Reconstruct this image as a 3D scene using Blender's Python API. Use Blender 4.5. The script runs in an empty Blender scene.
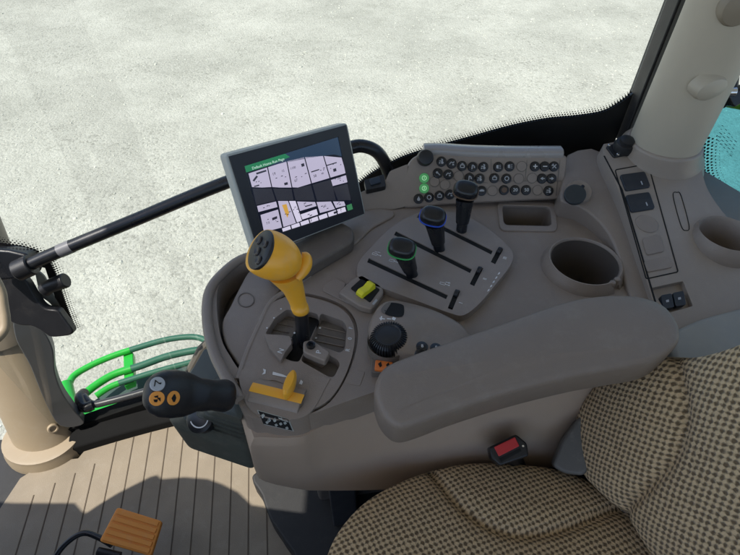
import bpy, bmesh, math, random
from mathutils import Vector, Matrix
from mathutils.bvhtree import BVHTree
random.seed(7)
R = math.radians
sc = bpy.context.scene
COL = sc.collection
V = Vector
# ------------------------------------------------------------------ camera, sky, sun
CAM = V((0, 0, 1.25)); FPX = 500.0; PITCH = R(45)
cd = bpy.data.cameras.new('camera'); cam = bpy.data.objects.new('camera', cd); COL.objects.link(cam)
cam.location = CAM; cam.rotation_euler = (R(90) - PITCH, 0, 0)
cd.sensor_width = 36; cd.lens = 36 * FPX / 740; cd.clip_start = 0.02; cd.clip_end = 500
sc.camera = cam
SUN_EL, SUN_AX, SUN_AY = R(60), -0.50, -0.30
sun_dir = V((SUN_AX, SUN_AY, 1.0)).normalized()
SUN_EL = math.asin(sun_dir.z)
w = bpy.data.worlds.new('World'); sc.world = w; w.use_nodes = True
nt = w.node_tree; bg = nt.nodes['Background']
sky = nt.nodes.new('ShaderNodeTexSky'); sky.sky_type = 'NISHITA'; sky.sun_disc = False
sky.sun_elevation = SUN_EL; sky.sun_rotation = math.atan2(sun_dir.x, sun_dir.y)
nt.links.new(sky.outputs[0], bg.inputs[0]); bg.inputs[1].default_value = 0.15
sl = bpy.data.lights.new('sun', 'SUN'); sl.energy = 4.1; sl.angle = R(0.5); sl.color = (1, .95, .87)
so = bpy.data.objects.new('sun', sl); COL.objects.link(so); so.location = (-3, 2, 8)
so.rotation_euler = sun_dir.to_track_quat('Z', 'Y').to_euler()
sc.view_settings.view_transform = 'Standard'; sc.view_settings.look = 'None'
sc.view_settings.exposure = 0.50; sc.view_settings.gamma = 1
sc.render.resolution_x = 1024; sc.render.resolution_y = 768
# ------------------------------------------------------------------ pixel <-> place
S45, C45 = math.sin(PITCH), math.cos(PITCH)
def ray(u, v):
    dx, dy = u - 370, 277.5 - v
    return V((dx, FPX * C45 + dy * S45, -FPX * S45 + dy * C45))
class PL:                                   # a plane with its two axes
    def __init__(s, p, n, up=(0, 0, 1)):
        s.p = V(p); s.n = V(n).normalized()
        s.x = V(up).cross(s.n)
        s.x = s.x.normalized() if s.x.length > 1e-4 else V((1, 0, 0))
        s.y = s.n.cross(s.x)
    def hit(s, u, v, off=0):
        d = ray(u, v); pp = s.p + s.n * off
        return CAM + d * ((pp - CAM).dot(s.n) / d.dot(s.n))
def H(z): return PL((0, 0, z), (0, 0, 1))
def P(u, v, z): return H(z).hit(u, v)
def PY(u, v, y):
    d = ray(u, v); return CAM + d * (y / d.y)
def AT(u, v, dist): return CAM + ray(u, v).normalized() * dist
def pxm(p):                                  # metres per photo pixel at p
    fw = V((0, C45, -S45)); return (p - CAM).dot(fw) / FPX
# ------------------------------------------------------------------ materials
MATS = {}
def mat(name, col, rough=.5, metal=0, bump=0, bscale=900, var=.08, vscale=6, emit=None, es=1, spec=.5, coat=0):
    if name in MATS: return MATS[name]
    m = bpy.data.materials.new(name); m.use_nodes = True; t = m.node_tree; b = t.nodes['Principled BSDF']
    b.inputs['Roughness'].default_value = rough; b.inputs['Metallic'].default_value = metal
    b.inputs['Specular IOR Level'].default_value = spec; b.inputs['Coat Weight'].default_value = coat
    tc = t.nodes.new('ShaderNodeTexCoord'); n1 = t.nodes.new('ShaderNodeTexNoise')
    n1.inputs['Scale'].default_value = vscale; n1.inputs['Detail'].default_value = 5
    t.links.new(tc.outputs['Object'], n1.inputs['Vector'])
    r = t.nodes.new('ShaderNodeMix'); r.data_type = 'RGBA'
    c = V(col)
    r.inputs[6].default_value = (*(c * (1 - var)), 1); r.inputs[7].default_value = (*(c * (1 + var)), 1)
    t.links.new(n1.outputs[0], r.inputs[0])
    # thin dust and fine scuffs
    nd = t.nodes.new('ShaderNodeTexNoise'); nd.inputs['Scale'].default_value = 38; nd.inputs['Detail'].default_value = 9; nd.inputs['Roughness'].default_value = .72
    t.links.new(tc.outputs['Object'], nd.inputs['Vector'])
    md = t.nodes.new('ShaderNodeMapRange'); md.inputs[1].default_value = .52; md.inputs[2].default_value = .78; md.inputs[3].default_value = 0; md.inputs[4].default_value = (.22 if sum(col) > .25 else .035) if bump else 0
    t.links.new(nd.outputs[0], md.inputs[0])
    dm = t.nodes.new('ShaderNodeMix'); dm.data_type = 'RGBA'; dm.inputs[7].default_value = (.42, .38, .32, 1)
    t.links.new(md.outputs[0], dm.inputs[0]); t.links.new(r.outputs[2], dm.inputs[6]); t.links.new(dm.outputs[2], b.inputs['Base Color'])
    # small roughness variation (wear, finger grease)
    n3 = t.nodes.new('ShaderNodeTexNoise'); n3.inputs['Scale'].default_value = 25; n3.inputs['Detail'].default_value = 6
    t.links.new(tc.outputs['Object'], n3.inputs['Vector'])
    mr = t.nodes.new('ShaderNodeMapRange'); mr.inputs[3].default_value = max(.02, rough - .12); mr.inputs[4].default_value = min(1, rough + .16)
    t.links.new(n3.outputs[0], mr.inputs[0]); t.links.new(mr.outputs[0], b.inputs['Roughness'])
    if bump:
        n2 = t.nodes.new('ShaderNodeTexNoise'); n2.inputs['Scale'].default_value = bscale; n2.inputs['Detail'].default_value = 3
        t.links.new(tc.outputs['Object'], n2.inputs['Vector'])
        bp = t.nodes.new('ShaderNodeBump'); bp.inputs['Strength'].default_value = bump; bp.inputs['Distance'].default_value = .0006
        t.links.new(n2.outputs[0], bp.inputs['Height']); t.links.new(bp.outputs[0], b.inputs['Normal'])
    if emit:
        b.inputs['Emission Color'].default_value = (*emit, 1); b.inputs['Emission Strength'].default_value = es
    MATS[name] = m; return m
deckM = mat('taupe_plastic', (.262, .212, .175), .36, bump=.6, var=.13, vscale=9)
deck2M = mat('taupe_plastic_light', (.27, .222, .188), .33, bump=.5)
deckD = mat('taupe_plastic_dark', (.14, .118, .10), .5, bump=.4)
sideM = mat('warm_taupe_plastic', (.42, .32, .245), .5, bump=.4)
pillM = mat('pillar_plastic', (.44, .39, .31), .48, bump=.3)
beigeM = mat('beige_plastic', (.33, .262, .175), .5, bump=.3)
blackM = mat('black_plastic', (.012, .012, .014), .4, bump=.4)
blackS = mat('black_satin', (.010, .011, .014), .28, bump=.15)
rubberM = mat('dark_rubber', (.022, .022, .022), .6, bump=.5)
bootM = mat('grey_green_rubber', (.085, .092, .078), .5, bump=.3)
voidM = mat('slot_black', (.004, .004, .004), .8)
amberM = mat('amber_plastic', (.88, .42, .03), .36, bump=.15, var=.06, coat=.15)
yellowM = mat('yellow_plastic', (.75, .70, .02), .45)
orangeM = mat('orange_plastic', (.75, .19, .03), .45)
orangeP = mat('orange_mark', (.85, .33, .05), .5)
pedalM = mat('pedal_rubber', (.80, .30, .05), .6, bump=.5, bscale=300)
whiteM = mat('white_print', (.7, .7, .7), .6)
greyP = mat('grey_print', (.42, .43, .45), .6)
greenLed = mat('green_lit_key', (.08, .28, .10), .4, emit=(.10, .5, .16), es=.18)
greenRing = mat('green_ring', (.03, .35, .08), .4)
blueRing = mat('blue_ring', (.01, .07, .5), .35)
brownRing = mat('brown_ring', (.13, .08, .05), .4)
redM = mat('red_plastic', (.55, .03, .035), .4)
chromeM = mat('bright_metal', (.7, .72, .75), .18, metal=1)
greenM = mat('green_paint', (.02, .42, .04), .35, coat=.3)
silverM = mat('silver_plastic', (.42, .44, .42), .35)
tealM = mat('teal_liner', (.10, .30, .32), .6)
def glass(name, col, k=.06):
    m = bpy.data.materials.new(name); m.use_nodes = True; t = m.node_tree
    for n in list(t.nodes): t.nodes.remove(n)
    o = t.nodes.new('ShaderNodeOutputMaterial'); mx = t.nodes.new('ShaderNodeMixShader')
    tr = t.nodes.new('ShaderNodeBsdfTransparent'); gl = t.nodes.new('ShaderNodeBsdfGlossy'); fr = t.nodes.new('ShaderNodeFresnel')
    tr.inputs[0].default_value = (*col, 1); gl.inputs['Roughness'].default_value = .02; fr.inputs[0].default_value = 1.45
    ml = t.nodes.new('ShaderNodeMath'); ml.operation = 'MULTIPLY'; ml.inputs[1].default_value = k
    t.links.new(fr.outputs[0], ml.inputs[0]); t.links.new(ml.outputs[0], mx.inputs[0])
    t.links.new(tr.outputs[0], mx.inputs[1]); t.links.new(gl.outputs[0], mx.inputs[2]); t.links.new(mx.outputs[0], o.inputs[0])
    return m
clearG = glass('clear_glass', (.97, .98, .97), .12); tealG = glass('teal_glass', (.38, .70, .76), .4); sillG = glass('green_tinted_glass', (.80, .92, .86))
def fabric(name, light, dark, a=.0108, b=.0108):
    m = bpy.data.materials.new(name); m.use_nodes = True; t = m.node_tree; N = t.nodes; L = t.links; bs = N['Principled BSDF']
    uv = N.new('ShaderNodeUVMap')
    nz = N.new('ShaderNodeTexNoise'); nz.inputs['Scale'].default_value = 260; nz.inputs['Detail'].default_value = 4; L.new(uv.outputs[0], nz.inputs['Vector'])
    sep = N.new('ShaderNodeSeparateXYZ')
    wob = N.new('ShaderNodeTexNoise'); wob.inputs['Scale'].default_value = 18; L.new(uv.outputs[0], wob.inputs['Vector'])
    ws = N.new('ShaderNodeVectorMath'); ws.operation = 'SCALE'; ws.inputs['Scale'].default_value = .006; L.new(wob.outputs[1], ws.inputs[0])
    ns = N.new('ShaderNodeVectorMath'); ns.operation = 'SCALE'; ns.inputs['Scale'].default_value = .0044; L.new(nz.outputs[1], ns.inputs[0])
    ad = N.new('ShaderNodeVectorMath'); L.new(uv.outputs[0], ad.inputs[0]); L.new(ws.outputs[0], ad.inputs[1])
    ad2 = N.new('ShaderNodeVectorMath'); L.new(ad.outputs[0], ad2.inputs[0]); L.new(ns.outputs[0], ad2.inputs[1]); L.new(ad2.outputs[0], sep.inputs[0])
    def M(op, x, y=None):
        n = N.new('ShaderNodeMath'); n.operation = op
        for i, q in enumerate((x, y)):
            if q is None: continue
            if isinstance(q, (int, float)): n.inputs[i].default_value = q
            else: L.new(q, n.inputs[i])
        return n.outputs[0]
    cx = M('COSINE', M('MULTIPLY', sep.outputs[0], 2 * math.pi / a)); cy = M('COSINE', M('MULTIPLY', sep.outputs[1], 2 * math.pi / b))
    f = M('MULTIPLY', cx, cy)
    mr = N.new('ShaderNodeMapRange'); mr.interpolation_type = 'SMOOTHSTEP'; mr.inputs[1].default_value = -.38; mr.inputs[2].default_value = .80; L.new(f, mr.inputs[0])
    mx = N.new('ShaderNodeMix'); mx.data_type = 'RGBA'; mx.inputs[6].default_value = (*light, 1); mx.inputs[7].default_value = (*dark, 1); L.new(mr.outputs[0], mx.inputs[0])
    fz = N.new('ShaderNodeTexNoise'); fz.inputs['Scale'].default_value = 1500; L.new(uv.outputs[0], fz.inputs['Vector'])
    m2 = N.new('ShaderNodeMix'); m2.data_type = 'RGBA'; m2.blend_type = 'OVERLAY'; m2.inputs[0].default_value = .55; L.new(mx.outputs[2], m2.inputs[6]); L.new(fz.outputs[0], m2.inputs[7])
    L.new(m2.outputs[2], bs.inputs['Base Color']); bs.inputs['Roughness'].default_value = .95; bs.inputs['Specular IOR Level'].default_value = .15
    bs.inputs['Sheen Weight'].default_value = .15
    h = M('ADD', M('MULTIPLY', mr.outputs[0], -1.0), M('MULTIPLY', fz.outputs[0], .5))
    bp = N.new('ShaderNodeBump'); bp.inputs['Strength'].default_value = 1.0; bp.inputs['Distance'].default_value = .003; L.new(h, bp.inputs['Height']); L.new(bp.outputs[0], bs.inputs['Normal'])
    return m
fabM = fabric('woven_seat_fabric', (.74, .545, .32), (.17, .115, .062), (.0084), (.0098))
# ------------------------------------------------------------------ object helpers
def reg(name, label, cat, loc=(0, 0, 0), group=None, kind=None):
    o = bpy.data.objects.new(name, None); COL.objects.link(o); o.location = loc; o.empty_display_size = .05
    o['label'] = label; o['category'] = cat
    if group: o['group'] = group
    if kind: o['kind'] = kind
    return o
def link(name, me, parent=None, m=None, label=None):
    o = bpy.data.objects.new(name, me); COL.objects.link(o)
    if m: me.materials.append(m)
    if parent:
        o.parent = parent
        if parent.type == 'EMPTY': o.matrix_parent_inverse = Matrix.Translation(-V(parent.location))
    if label: o['label'] = label
    return o
def tag(o, label=None, cat=None, group=None, kind=None):
    for k, v in (('label', label), ('category', cat), ('group', group), ('kind', kind)):
        if v: o[k] = v
    return o
def finish(o, bevel=0, seg=3, angle=35, smooth=True):
    me = o.data
    if smooth:
        for p in me.polygons: p.use_smooth = True
        me.set_sharp_from_angle(angle=R(angle))
    if bevel:
        b = o.modifiers.new('bevel', 'BEVEL'); b.width = bevel; b.segments = seg; b.limit_method = 'ANGLE'; b.angle_limit = R(angle); b.harden_normals = True
    return o
def mk(name, vs, fs, m, parent=None, bevel=0, seg=3, angle=35, smooth=True, label=None):
    me = bpy.data.meshes.new(name); me.from_pydata([tuple(v) for v in vs], [], fs); me.validate()
    bm = bmesh.new(); bm.from_mesh(me); bmesh.ops.recalc_face_normals(bm, faces=bm.faces); bm.to_mesh(me); bm.free()
    return finish(link(name, me, parent, m, label), bevel, seg, angle, smooth)
def cr(pts, n=6, closed=True):              # Catmull-Rom through points
    pts = [V(p) for p in pts]; out = []; L = len(pts)
    rng = range(L) if closed else range(L - 1)
    for i in rng:
        if closed: a, b, c, d = pts[i - 1], pts[i], pts[(i + 1) % L], pts[(i + 2) % L]
        else: a, b, c, d = pts[max(i - 1, 0)], pts[i], pts[i + 1], pts[min(i + 2, L - 1)]
        for k in range(n):
            t = k / n
            out.append(.5 * ((2 * b) + (c - a) * t + (2 * a - 5 * b + 4 * c - d) * t * t + (3 * b - a - 3 * c + d) * t ** 3))
    if not closed: out.append(pts[-1])
    return out
def rp(pts, r, n=4):                         # rounded polygon (2D/3D)
    pts = [V(p) for p in pts]; out = []; L = len(pts)
    for i in range(L):
        a, b, c = pts[i - 1], pts[i], pts[(i + 1) % L]
        ra = min(r, (a - b).length * .45); rc = min(r, (c - b).length * .45)
        p, q = b + (a - b).normalized() * ra, b + (c - b).normalized() * rc
        for k in range(n + 1):
            t = k / n; out.append(p * (1 - t) ** 2 + b * 2 * t * (1 - t) + q * t * t)
    return out
def prism_v(top, off):
    n = len(top); vs = list(top) + [p + off for p in top]
    fs = [list(range(n)), [n + i for i in reversed(range(n))]] + [[i, (i + 1) % n, n + (i + 1) % n, n + i] for i in range(n)]
    return vs, fs
def prism(name, top, off, m, parent=None, bevel=0, **k):
    vs, fs = prism_v([V(p) for p in top], V(off)); return mk(name, vs, fs, m, parent, bevel, **k)
def slab(name, px, pl, depth, m, parent=None, bevel=0, raise_=0, grow=0, **k):
    """outline in photo pixels laid on a real plane, extruded into it"""
    top = [pl.hit(q[0], q[1], raise_) for q in px]
    return prism(name, top, -pl.n * depth, m, parent, bevel, **k)
def boolean(o, cutters, op='DIFFERENCE'):
    for c in cutters:
        md = o.modifiers.new('b', 'BOOLEAN'); md.object = c; md.operation = op; md.solver = 'EXACT'
    bpy.context.view_layer.update()
    bev = [(m.width, m.segments, m.angle_limit) for m in o.modifiers if m.type == 'BEVEL']
    for m in list(o.modifiers):
        if m.type == 'BEVEL': o.modifiers.remove(m)
    bpy.context.view_layer.update()
    me = bpy.data.meshes.new_from_object(o.evaluated_get(bpy.context.evaluated_depsgraph_get()))
    o.modifiers.clear(); o.data = me
    for c in cutters: bpy.data.objects.remove(c)
    finish(o)
    for wd, sg, an in bev:
        b = o.modifiers.new('bevel', 'BEVEL'); b.width = wd; b.segments = sg; b.limit_method = 'ANGLE'; b.angle_limit = an; b.harden_normals = True
    return o
def cutter(px, pl, depth, above=.05):
    top = [pl.hit(q[0], q[1], 0) + pl.n * above for q in px]
    return prism('cutter', top, -pl.n * (depth + above), None)
def loft(name, rings, m, parent=None, cap=True, closed=False, bevel=0, **k):
    n = len(rings[0]); vs = [p for r in rings for p in r]; fs = []
    L = len(rings)
    for i in range(L if closed else L - 1):
        j = (i + 1) % L
        for q in range(n): fs.append([i * n + q, i * n + (q + 1) % n, j * n + (q + 1) % n, j * n + q])
    if cap and not closed: fs += [list(range(n)), [(L - 1) * n + q for q in reversed(range(n))]]
    return mk(name, vs, fs, m, parent, bevel, **k)
def frame(d):
    d = V(d).normalized(); a = V((0, 0, 1)) if abs(d.z) < .9 else V((1, 0, 0))
    x = a.cross(d).normalized(); return x, d.cross(x).normalized(), d
def circ(c, n, r, k=24, ry=None, x=None):
    X, Y, _ = frame(n)
    if x is not None: X = V(x).normalized(); Y = V(n).normalized().cross(X)
    ry = ry or r
    return [V(c) + X * math.cos(2 * math.pi * i / k) * r + Y * math.sin(2 * math.pi * i / k) * ry for i in range(k)]
def tube(name, path, r, m, parent=None, k=16, cap=True, **kw):
    path = [V(p) for p in path]; rr = r if isinstance(r, (list, tuple)) else [r] * len(path)
    rings = []; X = None
    for i, p in enumerate(path):
        d = (path[min(i + 1, len(path) - 1)] - path[max(i - 1, 0)]).normalized()
        if X is None: X = frame(d)[0]
        X = (X - d * X.dot(d)).normalized(); Y = d.cross(X)
        rings.append([p + X * math.cos(2 * math.pi * q / k) * rr[i] + Y * math.sin(2 * math.pi * q / k) * rr[i] for q in range(k)])
    return loft(name, rings, m, parent, cap, **kw)
def lathe(name, c, n, prof, m, parent=None, k=40, ex=1, x=None, cap=True, **kw):
    """profile of (radius, height) turned about n at c"""
    c = V(c); n = V(n).normalized()
    return loft(name, [circ(c + n * h, n, max(r, 1e-5), k, max(r, 1e-5) * ex, x) for r, h in prof], m, parent, cap, **kw)
def annulus(name, out, inn, off, m, parent=None, bevel=0, **k):
    n = len(out); off = V(off); vs = list(out) + list(inn) + [p + off for p in out] + [p + off for p in inn]; fs = []
    for i in range(n):
        j = (i + 1) % n
        fs += [[i, j, n + j, n + i], [2 * n + j, 2 * n + i, 3 * n + i, 3 * n + j], [i, 2 * n + i, 2 * n + j, j], [n + j, 3 * n + j, 3 * n + i, n + i]]
    return mk(name, vs, fs, m, parent, bevel, **k)
def strip(name, path, wd, n, th, m, parent=None, **k):
    """thin raised line following path on a surface of normal n"""
    path = [V(p) for p in path]; n = V(n).normalized(); vs = []; fs = []
    for i, p in enumerate(path):
        d = (path[min(i + 1, len(path) - 1)] - path[max(i - 1, 0)]).normalized(); s = d.cross(n).normalized() * wd / 2
        vs += [p + s, p - s, p - s + n * th, p + s + n * th]
    for i in range(len(path) - 1):
        a = 4 * i; b = a + 4
        for q in range(4): fs.append([a + q, a + (q + 1) % 4, b + (q + 1) % 4, b + q])
    fs += [[0, 1, 2, 3], [len(vs) - 1, len(vs) - 2, len(vs) - 3, len(vs) - 4]]
    return mk(name, vs, fs, m, parent, **k)
def text(name, s, size, c, x, n, m, parent=None, th=.0003, label=None):
    cu = bpy.data.curves.new('t', 'FONT'); cu.body = s; cu.size = size; cu.extrude = th; cu.align_x = 'CENTER'; cu.align_y = 'CENTER'; cu.resolution_u = 3
    t = bpy.data.objects.new('t', cu); COL.objects.link(t); bpy.context.view_layer.update()
    me = bpy.data.meshes.new_from_object(t.evaluated_get(bpy.context.evaluated_depsgraph_get())); bpy.data.objects.remove(t)
    n = V(n).normalized(); x = V(x); x = (x - n * x.dot(n)).normalized(); y = n.cross(x)
    M = Matrix((x, y, n)).transposed().to_4x4(); M.translation = V(c); me.transform(M); me.materials.clear()
    return link(name, me, parent, m, label)
def multi(name, polys, n, th, m, parent=None, label=None):
    """several thin raised shapes that make one print"""
    vs, fs = [], []
    for poly in polys:
        a, b = prism_v([V(p) + V(n).normalized() * th for p in poly], -V(n).normalized() * th * .9)
        o = len(vs); vs += a; fs += [[o + i for i in f] for f in b]
    return mk(name, vs, fs, m, parent, smooth=False, label=label)
def bvh(o):
    bpy.context.view_layer.update(); dg = bpy.context.evaluated_depsgraph_get()
    return BVHTree.FromObject(o, dg)
def cast(bv, u, v):
    d = ray(u, v).normalized(); h = bv.ray_cast(CAM, d)
    return (h[0], h[1]) if h[0] else (None, None)

def C2(pts, n=5, closed=True): return [(p.x, p.y) for p in cr([V((a, b, 0)) for a, b in pts], n, closed)]
def R2(pts, r, n=4): return [(p.x, p.y) for p in rp([V((a, b, 0)) for a, b in pts], r, n)]
# ================================================================== SETTING
GZ = -1.25
gm = bpy.data.materials.new('pale_gravel'); gm.use_nodes = True
def gravel():
    t = gm.node_tree; N = t.nodes; L = t.links; b = N['Principled BSDF']; b.inputs['Roughness'].default_value = .95; b.inputs['Specular IOR Level'].default_value = .1
    tc = N.new('ShaderNodeTexCoord')
    def noise(s, d=6, r=.6):
        n = N.new('ShaderNodeTexNoise'); n.inputs['Scale'].default_value = s; n.inputs['Detail'].default_value = d; n.inputs['Roughness'].default_value = r; L.new(tc.outputs['Object'], n.inputs['Vector']); return n.outputs[0]
    def voro(s):
        n = N.new('ShaderNodeTexVoronoi'); n.inputs['Scale'].default_value = s; L.new(tc.outputs['Object'], n.inputs['Vector']); return n
    def ramp(f, a, c, p, q):
        r = N.new('ShaderNodeValToRGB'); r.color_ramp.elements[0].position = p; r.color_ramp.elements[1].position = q; r.color_ramp.elements[0].color = (*a, 1); r.color_ramp.elements[1].color = (*c, 1); L.new(f, r.inputs[0]); return r.outputs[0]
    def mix(bt, f, a, c):
        m = N.new('ShaderNodeMix'); m.data_type = 'RGBA'; m.blend_type = bt
        if isinstance(f, float): m.inputs[0].default_value = f
        else: L.new(f, m.inputs[0])
        L.new(a, m.inputs[6]); L.new(c, m.inputs[7]); return m.outputs[2]
    base = ramp(noise(.7, 6, .65), (.36, .36, .305), (.50, .498, .425), .3, .65)
    v1 = voro(38); v2 = voro(95); b1 = N.new('ShaderNodeRGBToBW'); L.new(v1.outputs['Color'], b1.inputs[0]); b2 = N.new('ShaderNodeRGBToBW'); L.new(v2.outputs['Color'], b2.inputs[0])
    s1 = ramp(b1.outputs[0], (.50, .50, .49), (1, 1, 1), .12, .42); s2 = ramp(b2.outputs[0], (.62, .62, .6), (1, 1, 1), .1, .6)
    patch = ramp(noise(1.3, 5, .7), (0, 0, 0), (1, 1, 1), .42, .68); pm = N.new('ShaderNodeMath'); pm.operation = 'MULTIPLY_ADD'; pm.inputs[1].default_value = .5; pm.inputs[2].default_value = .12; L.new(patch, pm.inputs[0])
    c = mix('MULTIPLY', pm.outputs[0], base, s1); c = mix('MULTIPLY', .5, c, s2); c = mix('MULTIPLY', .25, c, ramp(noise(6, 8, .75), (.55, .55, .53), (1, 1, 1), .35, .6))
    L.new(c, b.inputs['Base Color'])
    h = N.new('ShaderNodeMath'); L.new(v1.outputs['Distance'], h.inputs[0]); h2 = N.new('ShaderNodeMath'); h2.operation = 'MULTIPLY'; h2.inputs[1].default_value = .5; L.new(v2.outputs['Distance'], h2.inputs[0]); L.new(h2.outputs[0], h.inputs[1])
    bp = N.new('ShaderNodeBump'); bp.invert = True; bp.inputs['Strength'].default_value = .5; bp.inputs['Distance'].default_value = .012; L.new(h.outputs[0], bp.inputs['Height']); L.new(bp.outputs[0], b.inputs['Normal'])
gravel()
g = mk('ground', [(-150, -150, GZ), (150, -150, GZ), (150, 150, GZ), (-150, 150, GZ)], [[0, 1, 2, 3]], gm, smooth=False); tag(g, kind='structure')
# loose stones lying on the ground
vs, fs = [], []
for i in range(5200):
    y = random.uniform(1.2, 9) ** 1.0; x = random.uniform(-.85, .85) * (y + 2.2); s = random.uniform(.004, .014) * (1.6 if random.random() < .05 else 1)
    o = len(vs); rot = random.random() * 6.28; k = 5
    for j in range(k):
        a = rot + 6.283 * j / k; q = s * random.uniform(.75, 1.25); vs.append((x + q * math.cos(a), y + q * math.sin(a), GZ - .001))
    for j in range(k):
        a = rot + 6.283 * j / k; q = s * random.uniform(.4, .75); vs.append((x + q * math.cos(a), y + q * math.sin(a), GZ + s * random.uniform(.35, .7)))
    fs += [[o + j, o + (j + 1) % k, o + k + (j + 1) % k, o + k + j] for j in range(k)] + [[o + k + j for j in range(k)]]
stm = mat('stone', (.50, .50, .42), .9, var=.5, vscale=30)
tag(mk('loose_stones', vs, fs, stm, smooth=False), 'small pale loose stones scattered over the gravel yard', 'stones', kind='stuff')

# side glass runs on a gently curved wall
def gy(x): return .83 - .20 * (x - .2) ** 2
def G(u, v, off=0):
    d = ray(u, v); lo, hi = 0.0, 4.0
    for _ in range(50):
        t = (lo + hi) / 2; p = CAM + d * t / 500
        if p.y > gy(p.x) + off: hi = t
        else: lo = t
    return CAM + d * ((lo + hi) / 2) / 500

# floor
fl = prism('floor', [(-1.25, -1.2, -.004), (-1.25, .62, -.004), (-.98, .64, -.004)] + [(-.9 + k * .1, gy(-.9 + k * .1) + .012, -.004) for k in range(20)] + [(1.0, -1.2, -.004)], (0, 0, -.08), rubberM)
tag(fl, kind='structure')
# ribbed mat on the floor
beigeF = mat('mat_rubber', (.255, .21, .15), .62, bump=.8, bscale=500, var=.22, vscale=14)
matO = [(-8, 600), (-8, 520), (20, 478), (45, 462), (78, 458), (93, 440), (104, 428), (118, 421), (122, 416), (142, 405), (165, 401), (190, 400), (330, 400), (420, 440), (420, 640), (-8, 640)]
mt = reg('floor_mat', 'beige ribbed cab floor mat, half in sun beside the pillar', 'floor mat', P(150, 470, 0))
mb = slab('mat_base', matO, H(.012), .014, beigeF, mt, .002)
gd = V((-.165, 1, 0)).normalized(); gs = V((gd.y, -gd.x, 0))
vs, fs = [], []
for i in range(16):
    c0 = P(14 + i * 19.5, 560, .012); a0 = -.05; a1 = [.145, .175, .20, .225, .33, .36, .395, .41, .42, .42, .37, .35, .35, .35, .35, .35][i]
    if i > 13: continue
    p, q = c0 + gd * a0, c0 + gd * a1; o = len(vs)
    a, b = prism_v([p - gs * .0013, p + gs * .0013, q + gs * .0013, q - gs * .0013], V((0, 0, -.008)))
    a = [x + V((0, 0, .001)) for x in a]; vs += a; fs += [[o + k for k in f] for f in b]
mk('groove', vs, fs, mat('mat_groove', (.10, .075, .05), .8), mt, smooth=False)
for x0, y0, w_ in ((48, 505, 40),):
    pass
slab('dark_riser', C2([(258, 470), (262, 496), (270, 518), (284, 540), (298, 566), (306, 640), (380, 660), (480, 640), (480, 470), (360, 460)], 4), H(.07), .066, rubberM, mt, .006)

# roof above (throws the shade in the cab)
rf = reg('cab_roof', 'cab roof overhead shading the console and the seat', 'roof', (0, 0, 1.8))
prism('roof_panel', [(-.97, -1.1, 1.76), (-1.0, -.4, 1.76), (-1.0, .4, 1.76), (-.97, .90, 1.76), (-.7, .97, 1.76), (.3, .98, 1.76), (1.0, .95, 1.76), (1.3, .9, 1.76), (1.3, -1.1, 1.76)], (0, 0, .09), mat('headliner', (.6, .58, .54), .8), rf, .01)
prism('roof_shadow_box', [(-.6, .98, 1.77), (-.6, 1.05, 1.77), (-.45, 1.05, 1.77), (-.45, .98, 1.77)], (0, 0, .07), blackM, rf, .01)  # unseen box added to put a bump in the roof's shadow edge
# rear cab wall behind the seat
rw = reg('rear_wall', 'lower rear panel of the cab behind the seat', 'wall', (1.0, 0, .3))
prism('panel', [(.92, -1.15, 0), (.92, .76, 0), (.92, .76, .62), (.92, .3, .62), (.92, .3, 1.0), (.92, -1.15, 1.0)], (.05, 0, 0), deckD, rw, .005)

# ------------------------------------------------------------------ side window
sw = reg('side_window', 'large clear side window with black dotted border above the console', 'window', (0, gy(0), .8))
def gpath(pxs, n=10):
    q = cr([V((a, b, 0)) for a, b in pxs], n, False); return [G(p.x, p.y) for p in q]
# glass: grid between lower edge and top
low = [(48, 418), (75, 427), (110, 415), (178, 392), (190, 372), (205, 340)]
lowz = []
xs = [-.80 + i * (.44 + .80) / 50 for i in range(51)]
def zlow(x):
    if x < -.79: return .06
    if x < -.51: return .055 + (x + .79) * .11
    if x < -.40: return .088 + (x + .51) * 1.7
    return min(.60, .275 + (x + .40) * .75)
vs = []; fs = []
for x in xs: vs += [(x, gy(x), zlow(x)), (x, gy(x), 1.72)]
for i in range(50): fs.append([2 * i, 2 * i + 2, 2 * i + 3, 2 * i + 1])
gl = mk('glass', vs, fs, clearG, sw); gl.modifiers.new('t', 'SOLIDIFY').thickness = .004
# dark frame under the lower left glass edge
fr_ = gpath([(62, 424), (77, 433), (110, 421), (140, 408), (175, 396)], 6)
def ribbon(name, pts, z0s, z1s, th, m, parent, bevel=.002):
    rings = [[V((p.x, p.y - .004, a)), V((p.x, p.y + th, a)), V((p.x, p.y + th, b)), V((p.x, p.y - .004, b))] for p, a, b in zip(pts, z0s, z1s)]
    return loft(name, rings, m, parent, bevel=bevel)
fx = [-.80 + i * .3 / 12 for i in range(13)]
ribbon('sill_rubber', [V((x, gy(x), 0)) for x in fx], [zlow(x) - .035 for x in fx], [zlow(x) + .003 for x in fx], .03, mat('matte_black', (.012, .012, .012), .85, spec=.1), sw)
up = [V((x, gy(x) - .012, zlow(x))) for x in [-.515, -.50, -.47, -.44, -.41, -.37, -.33]]
tube('side_frame', up, .014, mat('frame_strip', (.10, .09, .075), .45), sw, 10)
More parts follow.
